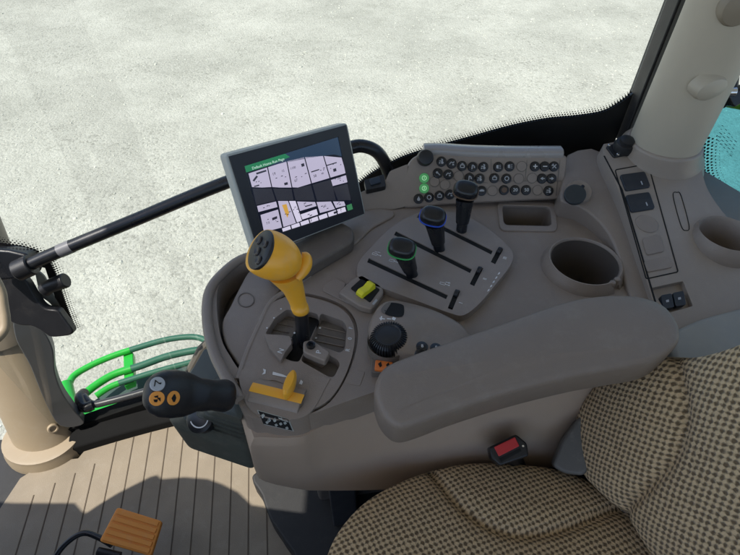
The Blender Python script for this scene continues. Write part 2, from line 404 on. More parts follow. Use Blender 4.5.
# black printed border with dots over its edge (on the glass, inner face)
fritM = mat('black_frit', (.006, .006, .006), .35)
top = [(352, 188), (372, 172), (400, 157), (430, 147), (470, 136), (510, 125), (545, 118), (575, 115), (600, 111), (615, 104), (632, 92)]
tp = gpath(top, 5)
ribbon('black_border', [V((p.x, p.y - .002, 0)) for p in tp], [.5] * len(tp), [p.z for p in tp], .002, fritM, sw, 0)
def dots(name, pth, nrm, outd, m, parent, rows=4, step=.0052, r0=.0022):
    """rows of dots that shrink away from a printed border: path, surface normal function, outward direction function"""
    vs, fs = [], []; L = 0; acc = [0]
    for a, b in zip(pth, pth[1:]): L += (b - a).length; acc.append(L)
    n = int(L / step)
    for i in range(n):
        for r in range(rows):
            s = (i + .5 * (r % 2)) * step
            j = max(k for k in range(len(acc)) if acc[k] <= s); j = min(j, len(pth) - 2)
            p = pth[j].lerp(pth[j + 1], (s - acc[j]) / max(1e-6, acc[j + 1] - acc[j]))
            d = (pth[j + 1] - pth[j]).normalized(); nn = nrm(p); o_ = outd(d, nn)
            c = p + o_ * (r * step * .85 + r0 * .3); rad = r0 * (1 - r / (rows + .3)); q = len(vs)
            x_ = d; y_ = nn.cross(d).normalized()
            vs += [c + x_ * rad * math.cos(t * math.pi / 4) + y_ * rad * math.sin(t * math.pi / 4) for t in range(8)]; fs.append([q + t for t in range(8)])
    return mk(name, vs, fs, m, parent, smooth=False)
gn = lambda p: V((-.4 * (p.x - .2), -1, 0)).normalized()
dots('dot_edge', [p + V((0, -.003, 0)) for p in tp], gn, lambda d, n: V((0, 0, 1)), fritM, sw, rows=4, step=.0046, r0=.0020)
# wall panels under the window (outside skin of the cab)
wl = reg('side_wall', 'dark lower cab wall under the side window', 'wall', (-.2, gy(-.2), .3))
px_ = [-.41 + i * .07 for i in range(20)]
loft('panel', [[V((x, gy(x) + .006, -.08)), V((x, gy(x) + .04, -.08)), V((x, gy(x) + .04, max(.05, zlow(x) - .004))), V((x, gy(x) + .006, max(.05, zlow(x) - .004)))] for x in px_], rubberM, wl)
sx = [-.775 + i * .275 / 10 for i in range(11)]
loft('door_sill', [[V((x, gy(x) - .055, .002)), V((x, gy(x) + .03, .002)), V((x, gy(x) + .03, .05)), V((x, gy(x) - .02, .05)), V((x, gy(x) - .05, .035))] for x in sx], mat('matte_black', (.012, .012, .012), .85, spec=.1), wl, bevel=.004)

# ------------------------------------------------------------------ outside: green rail frame seen through the low glass
gf = reg('green_step_frame', 'bright green oval guard frame outside below the side window', 'guard frame', P(130, 385, -.25))
pl = H(-.25)
def gpx(pts, off=0): return [pl.hit(a, b, off) for a, b in pts]
outer = cr([V((a, b, 0)) for a, b in [(68, 392), (72, 378), (86, 368), (110, 357), (140, 347), (165, 340), (186, 337), (200, 338), (215, 345)]], 6, False)
dgM = mat('shaded_green', (.03, .13, .08), .5)  # darker green paints in the shade and glass tint on the right rail ends
tube('outer_rail', [pl.hit(p.x, p.y) for p in outer[:23]], .012, greenM, gf, 12)
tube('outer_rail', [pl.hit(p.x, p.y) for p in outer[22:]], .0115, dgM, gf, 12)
inner = cr([V((a, b, 0)) for a, b in [(80, 398), (96, 385), (115, 374), (140, 366), (165, 357), (186, 352), (205, 349)]], 6, False)
tube('inner_rail', [pl.hit(p.x, p.y) for p in inner[:17]], .014, greenM, gf, 12)
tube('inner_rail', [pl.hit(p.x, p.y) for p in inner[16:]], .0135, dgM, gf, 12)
mid_ = cr([V((a, b, 0)) for a, b in [(96, 396), (112, 386), (135, 378), (165, 369), (200, 360)]], 6, False)
tube('middle_rail', [pl.hit(p.x, p.y) for p in mid_[:9]], .011, greenM, gf, 12)
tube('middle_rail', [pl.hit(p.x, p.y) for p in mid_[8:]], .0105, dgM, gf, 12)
low_ = cr([V((a, b, 0)) for a, b in [(66, 384), (70, 400), (78, 412), (92, 424)]], 6, False)
tube('end_rail', [pl.hit(p.x, p.y) for p in low_], .022, greenM, gf, 12)
for a in ([(123, 352), (133, 352), (134, 382), (124, 386)], [(80, 408), (76, 416), (140, 410), (200, 388), (198, 380), (130, 398)]):
    slab('crossbar', a, pl, .03, greenM, gf, .004, raise_=-.01)
slab('step_plate', [(92, 402), (110, 388), (135, 378), (165, 368), (205, 358), (215, 395), (120, 425), (95, 420)], H(-.33), .02, mat('dark_green_grey', (.045, .08, .07), .6), gf, .004)
# silver and black grab bar by the sill
gb = reg('grab_bar', 'short dark grey grab bar with black bent end by the door sill', 'grab bar', P(90, 405, .12))
tube('bar', cr([P(83, 396, .10), P(92, 404, .10), P(110, 401, .105), P(150, 390, .11), P(196, 376, .12)], 6, False), .0095, mat('dark_bar', (.05, .05, .055), .34), gb)
tube('black_end', cr([P(84, 393, .085), P(80, 398, .10), P(84, 407, .105), P(93, 405, .105)], 6, False), .0135, blackS, gb)

# ------------------------------------------------------------------ front pillar (lower left)
fp = reg('front_pillar', 'beige rounded front pillar, sunlit, at the left edge of the mat', 'pillar', P(50, 440, .02))
pb = P(47, 437, .02); pax = V((-.10, .40, 1))
def ell(c, rx, ry, k=40): return [V((c.x + rx * math.cos(2 * math.pi * i / k), c.y + ry * math.sin(2 * math.pi * i / k), c.z)) for i in range(k)]
loft('column', [ell(pb + pax * z, .080, .062) for z in (-.02, .1, .2, .3, .36)], beigeM, fp)
loft('upper_sleeve', [ell(pb + pax * z + V((-.004, 0, 0)), .092 + e, .074 + e) for z, e in ((.30, -.006), (.302, 0), (.32, .003), (.5, .003), (1.0, .006), (1.74, .01))], mat('sleeve_plastic', (.24, .20, .15), .42), fp)
loft('foot_collar', [ell(pb + V((.0, -.006, z)), .096 + e, .078 + e) for z, e in ((-.018, .010), (.0, .008), (.010, .004), (.022, .002), (.024, -.006))], beigeM, fp)
nb = bvh(fp.children[0]); h, n_ = cast(nb, 53, 428)
if h: lathe('screw_cap', h, n_, [(.013, -.004), (.013, .003), (.011, .006), (.008, .006), (.007, .003)], beigeM, fp)
# beige loop handle at the frame edge
lh = reg('pillar_grip', 'sunlit beige grip loop at the left edge above the pillar sleeve', 'grip', P(0, 310, .55))
tube('grip_loop', cr([AT(-18, 262, .86), AT(-6, 278, .86), AT(1, 292, .86), AT(3, 305, .86), AT(5, 318, .86), AT(4, 330, .86), AT(-8, 342, .86), AT(-20, 346, .86)], 6, False), .0065, beigeM, lh)
slab('grip_backing', [(-20, 270), (-3, 288), (0, 310), (0, 330), (-20, 340)], PL(AT(-10, 310, .88), (.5, -.6, .6)), .01, mat('dark_red_lining', (.06, .02, .02), .6), lh, .002)

# dark outer post cover beside the pillar
tag(slab('outer_post_cover', C2([(14, 318), (30, 322), (44, 332), (53, 350), (55, 372), (62, 392), (74, 410), (84, 424), (60, 426), (44, 400), (30, 366), (16, 340)], 4), PL(G(50, 370, .03), (.45, -1, .25)), .03, mat('post_cover', (.07, .072, .075), .42), None, .008), 'dark grey moulded cover behind the front pillar', 'post cover')

# ------------------------------------------------------------------ lamp bracket in the window corner
br = reg('corner_bracket', 'black moulded bracket in the dotted window corner at the left', 'bracket', G(40, 300))
bp_ = PL(G(35, 300, -.03), (.1, -1, .45))
slab('glass_border', [(-20, 236), (0, 243), (15, 246), (32, 249), (48, 258), (56, 275), (66, 305), (76, 330), (72, 334), (56, 300), (45, 268), (20, 262), (-20, 262)], PL(G(35, 300, -.004), (.15, -1, 0)), .002, fritM, br)
bq = PL(G(35, 300, -.006), (.15, -1, 0))
bo = [bq.hit(p.x, p.y) for p in cr([V((a, b, 0)) for a, b in [(-20, 236), (0, 243), (15, 245), (32, 249), (48, 258), (56, 275), (66, 305), (76, 330)]], 6, False)]
dots('dot_edge', bo, lambda p: bq.n, lambda d, n: n.cross(d).normalized() * 1, fritM, br, rows=4, step=.0056, r0=.0024)
slab('upper_block', [(-20, 248), (8, 250), (26, 254), (34, 268), (30, 278), (10, 280), (-20, 284)], PL(G(20, 265, -.05), (.1, -1, .5)), .04, blackS, br, .006)
slab('curved_plate', rp([(-6, 282), (14, 274), (26, 280), (36, 298), (44, 309), (58, 310), (62, 316), (74, 332), (70, 336), (50, 338), (42, 332), (32, 326), (20, 326), (8, 322)], 6), bp_, .02, blackM, br, .004)
slab('inner_grey', rp([(34, 268), (44, 276), (56, 300), (72, 330), (64, 322), (50, 303), (40, 296)], 3), PL(G(45, 300, -.008), (.1, -1, .2)), .004, mat('mid_grey', (.14, .145, .13), .5), br)
tube('knob', [PL(G(42, 285, -.05), (0, -1, .4)).hit(44, 290), PL(G(42, 285, -.05), (0, -1, .4)).hit(50, 286), PL(G(42, 285, -.05), (0, -1, .4)).hit(66, 280)], [.014, .013, .0145], blackM, br, bevel=.003)

# ------------------------------------------------------------------ handrail
hr = reg('hand_rail', 'long black tubular handrail crossing the window behind the monitor', 'handrail', G(200, 195, -.05))
hp = [G(22, 268, -.06), G(60, 251, -.06), G(130, 222, -.06), G(230, 181, -.06), G(300, 160, -.06), G(345, 149, -.055), G(362, 146, -.05), G(377, 152, -.05), G(386, 166, -.05), G(392, 186, -.05)]
tube('rail', cr(hp, 8, False), .0115, blackS, hr, 20)
a = G(22, 269, -.06); dd = (hp[0] - hp[1]).normalized()
tube('end_mount', [a - dd * .02, a + dd * .01], .019, blackM, hr, bevel=.003)
b1, b2 = G(59.5, 251.2, -.06), G(72, 246, -.06)
tube('clear_band', [b1, b2], .0121, mat('grey_label', (.16, .16, .17), .35), hr, 20)
# ================================================================== SIDE CONSOLE
ZD = .74
D = H(ZD)
con = reg('side_console', 'taupe moulded side console carrying the levers and cup holder', 'console', P(450, 330, .6))
left = C2([(300, 238), (262, 250), (236, 258), (218, 272), (207, 286), (203, 302), (204, 325), (210, 350), (222, 375), (236, 398), (243, 412), (252, 418)], 4, False)
bodyO = left + [(300, 418), (318, 412), (345, 402), (380, 390), (450, 380), (540, 366), (640, 352), (770, 345), (770, 210), (700, 168), (640, 162), (565, 160), (500, 160), (440, 160), (412, 165), (385, 180), (350, 215)]
body = slab('deck', bodyO, D, .045, deckM, con, .004)
tray = C2([(262, 262), (243, 264), (228, 272), (218, 288), (217, 312), (221, 338), (230, 356), (243, 372), (252, 352), (258, 330), (266, 312), (278, 296), (290, 286), (288, 272)], 4)
gateO = C2([(238, 366), (246, 340), (254, 318), (264, 304), (284, 294), (305, 293), (335, 301), (352, 314), (358, 335), (352, 364), (338, 392), (322, 408), (300, 414), (262, 406), (240, 392)], 4)
cup = [(q.x, q.y) for q in [V((0, 0))]]
def circ_px(u, v, pl, r, k=40, off=0):
    c = pl.hit(u, v, off); return [c + pl.x * r * math.cos(2 * math.pi * i / k) + pl.y * r * math.sin(2 * math.pi * i / k) for i in range(k)]
cupC = D.hit(582, 268)
RN = V((.02, -math.sin(R(13)), math.cos(R(13)))); RH = PL(P(667, 300, ZD + .010), RN)
def RO(o): return PL(RH.p + RH.n * o, RH.n)
bowlC = RH.hit(724, 240); RZ = bowlC.z
cz = V((0, 0, 1))
cyl = lambda c, r: prism('cutter', [V((p.x, p.y, ZD + .05)) for p in circ(c, cz, r, 48)], (0, 0, -.2), None)
pocket = R2([(502, 205), (550, 206), (552, 226), (504, 225)], 5)
swrec = [(656, 292), (680, 287), (691, 310), (666, 316)]
RPo = C2([(603, 150), (614, 142), (640, 130), (690, 132), (704, 150), (702, 170), (708, 190), (722, 211), (745, 236), (785, 275), (775, 352), (672, 352), (655, 308), (641, 262), (624, 205)], 3)
boolean(body, [cutter(tray, D, .1), cyl(cupC, .050), cyl(bowlC, .044), cutter(pocket, D, .1), cutter(gateO, D, .006), cutter(R2([(260, 338), (274, 312), (288, 304), (346, 316), (352, 330), (348, 358), (337, 384), (296, 368), (275, 350)], 3), D, .035)])
WCUT = lambda: [cutter(tray, D, .2), cyl(cupC, .052), cutter(pocket, D, .2)]
# tray pocket shell
pocketShadeM = mat('pocket_shade', (.05, .043, .038), .5, bump=.4)  # dark tone painting in the shade deep in the coin pocket
def well(name, outline, pl, depth, m, parent, shrink=.97, wall=.002):
    top = [pl.hit(a, b, -.004) for a, b in outline]; c = sum(top, V((0, 0, 0))) / len(top)
    bot = [c + (p - c) * shrink - pl.n * depth for p in top]
    mid = [c + (p - c) * (shrink + .02) - pl.n * (depth - .006) for p in top]
    ot = [c + (p - c) * 1.03 for p in top]; ob = [c + (p - c) * 1.03 - pl.n * (depth + .004) for p in top]
    return loft(name, [ot, top, mid, bot, [c + (p - c) * .001 - pl.n * depth for p in top]], m, parent, cap=False)
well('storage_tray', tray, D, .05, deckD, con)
pad = C2([(222, 322), (224, 340), (232, 355), (243, 368), (250, 352), (257, 328), (266, 310), (277, 294), (286, 284), (280, 274), (262, 270), (250, 270), (240, 286), (230, 306)], 4)
pd = slab('tray_mat', pad, H(.734), .04, deck2M, con, .003)
strip('round_emblem', [H(.7343).hit(246 + 8 * math.cos(t / 24 * 6.283), 300 + 7 * math.sin(t / 24 * 6.283)) for t in range(25)], .0012, (0, 0, 1), .0008, deckD, pd)
# raised lip round the tray
lip = C2([(300, 238), (262, 250), (236, 258), (218, 272), (207, 286), (203, 302), (204, 325), (210, 350), (222, 375), (236, 398)], 4, False)
tube('tray_rim', [H(.742).hit(a + 4, b + 2) for a, b in lip], .007, deckM, con, 14)
# ridge between tray and gate
rg = C2([(310, 276), (292, 288), (272, 302), (260, 325), (248, 352), (238, 380)], 5, False)
tube('ridge', [H(.739).hit(a, b) for a, b in rg], .0045, deckM, con, 10)
# cup holder: raised open ring, deep inside
def ringwall(name, c, r0, r1, z0, z1, m, parent, a0=0, a1=360, k=48, zb=None):
    """wall of a cup: profile swept round part of a circle"""
    prof = [(r1 + .006, z0), (r1 + .001, z1 - .008), (r1 - .003, z1), (r0 + .002, z1), (r0, z1 - .003), (r0 - .002, zb)]
    full = a1 - a0 >= 360; n = k if full else k + 1; rings = []
    for i in range(n):
        a = R(a0 + (a1 - a0) * i / k); rings.append([c + V((math.cos(a) * r, math.sin(a) * r, z)) for r, z in prof])
    return loft(name, rings, m, parent, cap=not full, closed=full, angle=50)
c0 = V((cupC.x, cupC.y, 0))
ch = ringwall('cup_holder', c0, .0475, .054, ZD - .001, ZD + .016, deckM, con, -48, 300, zb=ZD - .105)
lathe('holder_floor', c0 + V((0, 0, ZD - .10)), cz, [(.049, -.004), (.049, .001), (.036, .001), (.034, -.002), (0, -.002)], deckM, ch)
lathe('cup_shade_wall', c0 + V((0, 0, ZD)), cz, [(.0440, -.099), (.0446, -.098), (.0464, .004), (.0474, .0125)], mat('cup_shade_brown', (.095, .078, .066), .45, bump=.4), ch, 48, cap=False)  # darker wall added to carry the shade inside the cup
for an in (-48, 300):
    pp = c0 + V((math.cos(R(an)), math.sin(R(an)), 0)) * .0505
    lathe('holder_lip_end', pp + V((0, 0, ZD - .02)), cz, [(.0045, 0), (.0045, .032), (.0038, .035), (.002, .0362)], deckM, ch)
vs = [c0 + V((.0473 * math.cos(R(t)), .0473 * math.sin(R(t)), 0)) for t in (25, 35)]
strip('notch_mark', [vs[0] + V((0, 0, ZD - .022)), vs[0] + V((0, 0, ZD - .004)), vs[1] + V((0, 0, ZD - .004)), vs[1] + V((0, 0, ZD - .022))], .0016, (-.8, -.5, .2), .0008, voidM, ch)
b0 = V((bowlC.x, bowlC.y, 0))
bw_ = ringwall('round_bowl', b0, .0375, .0425, RZ - .012, RZ + .014, deckM, con, zb=RZ - .045)
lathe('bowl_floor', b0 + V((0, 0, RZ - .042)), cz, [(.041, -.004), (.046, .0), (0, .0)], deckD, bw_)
# coin pocket
pk = well('coin_pocket', pocket, D, .085, pocketShadeM, con, .95)
o_ = [D.hit(a, b, .003) for a, b in R2([(497, 201), (555, 202), (558, 231), (500, 230)], 6, 5)]; i_ = [D.hit(a, b, .003) for a, b in R2([(502, 205), (550, 206), (552, 226), (504, 225)], 5, 5)]
annulus('pocket_rim', o_, i_, (0, 0, -.006), deck2M, pk, .0015)
# outside wall of the console facing the driver
topO = [(250, 437), (258, 441), (298, 441), (316, 432), (340, 422), (385, 406), (450, 392), (540, 380), (640, 372), (770, 365), (770, 270), (560, 210), (420, 220), (300, 320), (252, 350), (238, 390)]
botO = [(256, 470), (264, 482), (300, 490), (320, 491), (345, 491), (385, 490), (450, 487), (540, 481), (640, 476), (770, 470), (770, 330), (560, 300), (420, 300), (320, 400), (280, 420), (258, 445)]
tO = [H(.70).hit(a, b) for a, b in C2(topO, 3)]; bO = [H(.50).hit(a, b) for a, b in C2(botO, 3)]
cc = sum(tO, V((0, 0, 0))) / len(tO)
rings = []
for t, z, k in ((0, .706, .985), (0, .694, 1.008), (.02, .688, 1.012), (.35, .63, 1.012), (.7, .56, 1.008), (.97, .506, 1.0), (1, .498, .985)):
    rings.append([V((cc.x + (p.lerp(q, t).x - cc.x) * k, cc.y + (p.lerp(q, t).y - cc.y) * k, z)) for p, q in zip(tO, bO)])
sdp = loft('side_panel', rings, sideM, con, angle=40)
boolean(sdp, [cutter(R2([(499, 203), (553, 204), (555, 229), (501, 228)], 5), D, .17), cyl(cupC, .0535), cutter(tray, D, .06)])
ped = [(300, 395), (420, 380), (640, 350), (640, 250), (380, 260), (285, 330)]
tp_ = [D.hit(a, b, -.22) for a, b in ped]
prism('pedestal', tp_, (0, 0, -.51), deckD, con, .01)
slab('pedestal_post', [(318, 420), (352, 412), (352, 380), (318, 390)], H(.54), .535, mat('bluish_grey', (.05, .05, .055), .5), con, .005)

# ---- gate with its plates
GP = H(ZD - .018)
def plate(name, pts, z, th, m, parent, bev=.0015, r=2.5): return slab(name, R2(pts, r), H(z), th, m, parent, bev)
gt = slab('shift_gate', C2([(242, 366), (249, 341), (257, 320), (266, 307), (284, 297.5), (304, 296), (333, 304), (349, 316), (355, 335.5), (350, 363), (337, 390), (321, 405), (300, 410), (264, 403), (244, 390)], 4), H(ZD + .002), .02, deckM, con, .003)
Gt = H(ZD + .002)
wins = [R2([(265, 334), (275, 318), (287, 309), (299, 313), (301, 323), (293, 339), (285, 335)], 3), R2([(307, 311), (318, 314), (319, 320), (299, 362), (291, 361), (282, 357)], 3),
        R2([(321, 313), (343, 321), (347, 327), (345, 349), (340, 353), (321, 346), (311, 340)], 3), R2([(301, 361), (303, 354), (322, 362), (327, 354), (338, 360), (340, 365), (334, 377), (329, 377)], 3)]
boolean(gt, [cutter(q, Gt, .1) for q in wins])
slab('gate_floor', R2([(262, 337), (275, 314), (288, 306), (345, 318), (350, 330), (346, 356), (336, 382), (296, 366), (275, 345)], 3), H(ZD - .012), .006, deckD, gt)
for k in range(3):
    a, b = V((269 + 4 * k, 329 - 6 * k, 0)), V((289 + 4 * k, 333 - 6 * k, 0)); strip('step_line', [H(ZD - .0118).hit(a.x, a.y), H(ZD - .0118).hit(b.x, b.y)], .001, cz, .001, deckD, gt)
for k in range(4):
    strip('rib_line', [H(ZD - .0118).hit(322 - 2 * k, 320 + 7 * k), H(ZD - .0118).hit(347 - 1.2 * k, 326 + 7 * k)], .0012, cz, .0012, deckM, gt)
slab('gate_slot', R2([(307, 310), (319, 314), (320, 320), (300, 363), (290, 362), (281, 357)], 3), H(ZD - .009), .004, voidM, gt)
gn_ = slab('neutral_stop', R2([(264, 334), (290, 336), (292, 343), (285, 352), (281, 361), (270, 349)], 2), H(ZD + .008), .012, deckM, gt, .002)
text('letter', 'N', .0095, H(ZD + .0085).hit(281, 351), V((.35, .9, 0)), cz, whiteM, gn_)
ps = slab('park_latch', R2([(303, 341), (312, 339), (330, 352), (325, 361), (303, 352)], 2.5), H(ZD + .012), .012, deckM, gt, .0025)
lathe('pivot_bolt', H(ZD + .012).hit(311, 346), cz, [(.0055, -.002), (.0055, .003), (.0035, .0035), (.003, .001), (0, .001)], blackS, ps, 20)
text('letter', 'P', .0095, H(ZD + .0125).hit(319, 352), V((.2, 1, 0)), cz, whiteM, ps)
for s_, u, v in (('F', 351, 328), ('0', 350, 338.5), ('R', 348, 350)): text('letter', s_, .0075, H(ZD + .0023).hit(u, v), V((.25, 1, 0)), cz, whiteM, gt)
for u, v in ((298, 323), (293, 333)): lathe('white_dot', H(ZD + .002).hit(u + 1.5, v), cz, [(.0013, 0), (.0013, .0005), (0, .0005)], whiteM, gt, 12)
for u, v in ((323, 319), (319, 328), (315, 338)): lathe('white_dot', H(ZD - .0115).hit(u + 1, v), cz, [(.0015, 0), (.0015, .0005), (0, .0005)], whiteM, gt, 12)
for u, v in ((281, 309), (274, 318), (267, 328)): lathe('white_dot', H(ZD + .002).hit(u, v), cz, [(.0011, 0), (.0011, .0005), (0, .0005)], whiteM, gt, 12)

# ---- nose of the console with the speed dial
nose = slab('console_nose', C2([(240, 372), (243, 395), (250, 409), (264, 417), (285, 420), (303, 417), (314, 408), (324, 390), (330, 372), (300, 372), (262, 364)], 4), H(ZD + .003), .058, deckM, con, .005)
# keep the nose only in front of the gate
boolean(nose, [cutter(C2([(236, 366), (246, 330), (330, 300), (352, 335), (350, 362), (336, 378), (322, 376), (300, 370), (262, 360), (246, 368)], 3), H(ZD + .003), .03),
               cutter(R2([(252, 396), (256, 381), (275, 380), (306, 393), (302, 408), (276, 404)], 3), H(ZD + .003), .016)])
sd = reg('speed_dial', 'amber pointer dial with orange band on the console nose', 'dial', P(278, 393, ZD))
ax0, ax1 = H(ZD - .003).hit(254, 392), H(ZD - .003).hit(303, 404)
axd = (ax1 - ax0).normalized()
nn = (cz * .8 + V((0, -.6, 0))).normalized(); sid = axd.cross(cz).normalized()
wheel = []
for t in range(7):
    c = ax0.lerp(ax1, t / 6)
    wheel.append([c + (sid * math.cos(a) * .0185 + cz * math.sin(a) * .0125) for a in [math.pi * 2 * i / 32 for i in range(32)]])
loft('wheel', wheel, deckM, sd, bevel=.001)
bd = []
for t in range(21):
    c = ax0.lerp(ax1, -.02 + 1.04 * t / 20); arc = []
    for a in [R(75 + 36 * q / 6) for q in range(7)]: arc.append(c + (-sid * math.cos(a) * .0192 * (1 if sid.y < 0 else -1) + cz * math.sin(a) * .0132))
    for a in [R(111 - 36 * q / 6) for q in range(7)]: arc.append(c + (-sid * math.cos(a) * .0178 * (1 if sid.y < 0 else -1) + cz * math.sin(a) * .0118))
    bd.append(arc)
loft('orange_band', bd, amberM, sd)
pc = H(ZD + .012).hit(290, 386); pu = (H(ZD + .012).hit(294, 374) - H(ZD + .012).hit(285, 399)).normalized()
pr = pu.cross(cz).normalized()
pr_ = []
for zz, k in ((-.006, .8), (-.002, .95), (.003, 1), (.008, .92), (.0105, .7)):
    pr_.append([pc + cz * zz + pu * math.cos(a) * .0185 * k + pr * math.sin(a) * .0062 * k for a in [math.pi * 2 * i / 36 for i in range(36)]])
loft('pointer', pr_, amberM, sd)
# white scale marks above the dial
Z1 = ZD + .0045
nb = bvh(nose)
def onto(bv, u, v, off=.0006):
    h, n = cast(bv, u, v)
    return (h + n * off, n) if h else (H(ZD).hit(u, v), cz)
def decal(name, polys, bv, m, parent, off=.0006):
    vs, fs = [], []
    for poly in polys:
        o = len(vs)
        for u, v in poly: vs.append(onto(bv, u, v, off)[0])
        fs.append([o + i for i in range(len(poly))])
    return mk(name, vs, fs, m, parent, smooth=False)
try_scale = [[(273, 372), (283, 374.8), (290, 378), (283, 377.2), (272.5, 375)], [(263, 369), (266, 370), (265.5, 374), (262, 375), (264, 372)], [(301, 380), (303, 382), (302, 385), (299, 384)]]
gb2 = bvh(gt)
def onto2(u, v):
    c = [x for x in (cast(nb, u, v), cast(gb2, u, v)) if x[0]]
    h, n = min(c, key=lambda x: (x[0] - CAM).length); return h + n * .0007
for q_ in try_scale: mk('scale_mark', [onto2(u, v) for u, v in q_], [list(range(len(q_)))], whiteM, con, smooth=False)
# info sticker on the nose front
def quadgrid(c4, nu, nv):
    a, b, c, d = [V((*q, 0)) for q in c4]
    return [[(a.lerp(b, i / nu)).lerp(d.lerp(c, i / nu), j / nv) for i in range(nu + 1)] for j in range(nv + 1)]
def decal_grid(name, c4, bv, m, parent, off=.0005, nu=8, nv=4):
    g_ = quadgrid(c4, nu, nv); vs = [onto(bv, p.x, p.y, off)[0] for r in g_ for p in r]
    fs = [[j * (nu + 1) + i, j * (nu + 1) + i + 1, (j + 1) * (nu + 1) + i + 1, (j + 1) * (nu + 1) + i] for j in range(nv) for i in range(nu)]
    return mk(name, vs, fs, m, parent)
st = decal_grid('info_sticker', [(257, 410), (289, 419), (294, 431), (263, 424)], nb, silverM, con)
decal_grid('sticker_field', [(258.3, 411.2), (288.3, 419.8), (292.5, 430), (263.8, 423.2)], nb, voidM, st, .0009)
ic = []
for k, (fx_, fy_) in enumerate([(.12, .3), (.3, .5), (.5, .35), (.5, .75), (.68, .5), (.85, .3), (.85, .75), (.2, .75)]):
    u = 258.5 + 30 * fx_ + 4 * fy_; v = 411.5 + 8.6 * fx_ + 11 * fy_
    ic.append([(u - 1.6, v - .6), (u + .4, v - 1.6), (u + 1.8, v + .3), (u + .2, v + 1.6), (u - 1, v + .9)])
decal('sticker_symbols', ic, nb, silverM, st, .0013)

# ---- valve lever panel
VP = H(ZD + .012)
vpo = C2([(357, 272), (360, 260), (372, 246), (388, 230), (404, 219), (422, 212), (445, 211), (468, 217), (490, 230), (506, 244), (513, 254), (510, 266), (496, 284), (480, 303), (464, 315), (450, 313), (420, 302), (385, 289), (362, 281)], 4)
vp = slab('valve_panel', vpo, VP, .014, deck2M, con, .004)
def slotpx(a, b, wpx):
    a, b = V((*a, 0)), V((*b, 0)); d = (b - a).normalized(); n = V((-d.y, d.x, 0)) * wpx / 2
    return [(q.x, q.y) for q in (a + n, b + n, b - n, a - n)]
slots = [((368, 260), (447, 297), 4.6), ((395, 233), (471, 271), 4.4), ((418, 215.5), (492, 252.5), 4.2), ((458, 290), (450, 309), 5), ((481, 267), (472, 285), 5), ((501, 248), (493, 263), 5)]
boolean(vp, [cutter(slotpx(a, b, w_), VP, .1) for a, b, w_ in slots])
slab('slot_void', C2([(362, 268), (400, 228), (440, 214), (500, 250), (480, 298), (452, 308)], 3), H(ZD + .0104), .003, voidM, vp)
for k, (a, b, w_) in enumerate(slots[3:]):
    ca = V((*a, 0)).lerp(V((*b, 0)), .2); c = VP.hit(ca.x, ca.y)
    d = (VP.hit(*b) - VP.hit(*a)).normalized(); s = d.cross(cz)
    tube('thumb_roller', [c - s * .0028, c + s * .0028], .006, blackM, vp, 20, bevel=.0008)
for s_, u, v in (('I', 461, 303), ('II', 485, 279), ('III', 505, 258)): text('numeral', s_, .0075, VP.hit(u, v, .0004), V((.45, .9, 0)), cz, whiteM, vp)
def cylicon(u, v, k=0):
    c = VP.hit(u, v, .0); X = V((1, -.42, 0)).normalized(); Y = V((.42, 1, 0)).normalized(); out = []
    def q(a, b, w1, h1): out.append([c + X * a + Y * b, c + X * (a + w1) + Y * b, c + X * (a + w1) + Y * (b + h1), c + X * a + Y * (b + h1)])
    q(-.006, -.0022, .008, .0006); q(-.006, .0016, .008, .0006); q(-.006, -.0022, .0006, .0044); q(.0014, -.0022, .0006, .0044); q(.002, -.0004, .005, .0008); q(.0068, -.0012, .0012, .0024)
    if k == 0: q(-.004, .005, .004, .0006); q(.0005, .0055, .004, .0006)
    if k == 1: q(.004, .0035, .0012, .003)
    if k == 2: q(.001, .0042, .006, .0008); q(.005, .003, .001, .003); q(.0065, .0036, .001, .002)
    multi('cylinder_symbol', out, cz, .0004, whiteM, vp)
cylicon(376, 254.5, 0); cylicon(393, 261, 1); cylicon(444, 284, 2)
nbv = bvh(vp)
zz = []
for k in range(5):
    u, v = 487 + k * 2.6, 292 - k * 4.2; zz.append([(u, v), (u + 2.2, v - 1), (u + 2.6, v - 3), (u + 1.0, v - 2.2)])
decal('edge_symbols', zz, nbv, whiteM, vp)

# ---- yellow rocker block and pads
blk = slab('switch_block', R2([(344, 286), (352, 278), (362, 274), (382, 285), (384, 292), (372, 309), (360, 306), (338, 292)], 3), H(ZD + .012), .012, deckM, con, .003)
slab('bracket_line', R2([(324, 284), (336, 278), (346, 283), (344, 288), (352, 300), (348, 303), (322, 290)], 2), H(ZD + .0025), .003, deckM, con, .001)
slab('square_cover', R2([(354, 369), (365, 372), (360, 386), (347, 383)], 1.5), H(ZD + .0008), .001, deckM, con, .0005)
ys = reg('yellow_rocker', 'bright yellow rocker switch in a black square surround', 'switch', P(366, 290, ZD))
slab('surround', R2([(350.5, 288), (361, 278.5), (380, 289), (370, 302)], 1.5), H(ZD + .0135), .003, voidM, ys, .0008)
q0, q1 = H(ZD + .020).hit(360, 292), H(ZD + .020).hit(372, 283)
dq = (q1 - q0); s_ = dq.normalized().cross(cz) * .0065
loft('rocker', [[q0.lerp(q1, t) - s_ - cz * .008, q0.lerp(q1, t) + s_ - cz * .008, q0.lerp(q1, t) + s_ * .85 + cz * h_, q0.lerp(q1, t) - s_ * .85 + cz * h_] for t, h_ in ((-.1, -.002), (.1, .001), (.5, -.0005), (.85, .003), (1.05, .001))], yellowM, ys, bevel=.0012)
decal('switch_print', [[(372, 304), (376, 299), (377.4, 300.4), (373.4, 305.4)]], bvh(blk), greyP, con)

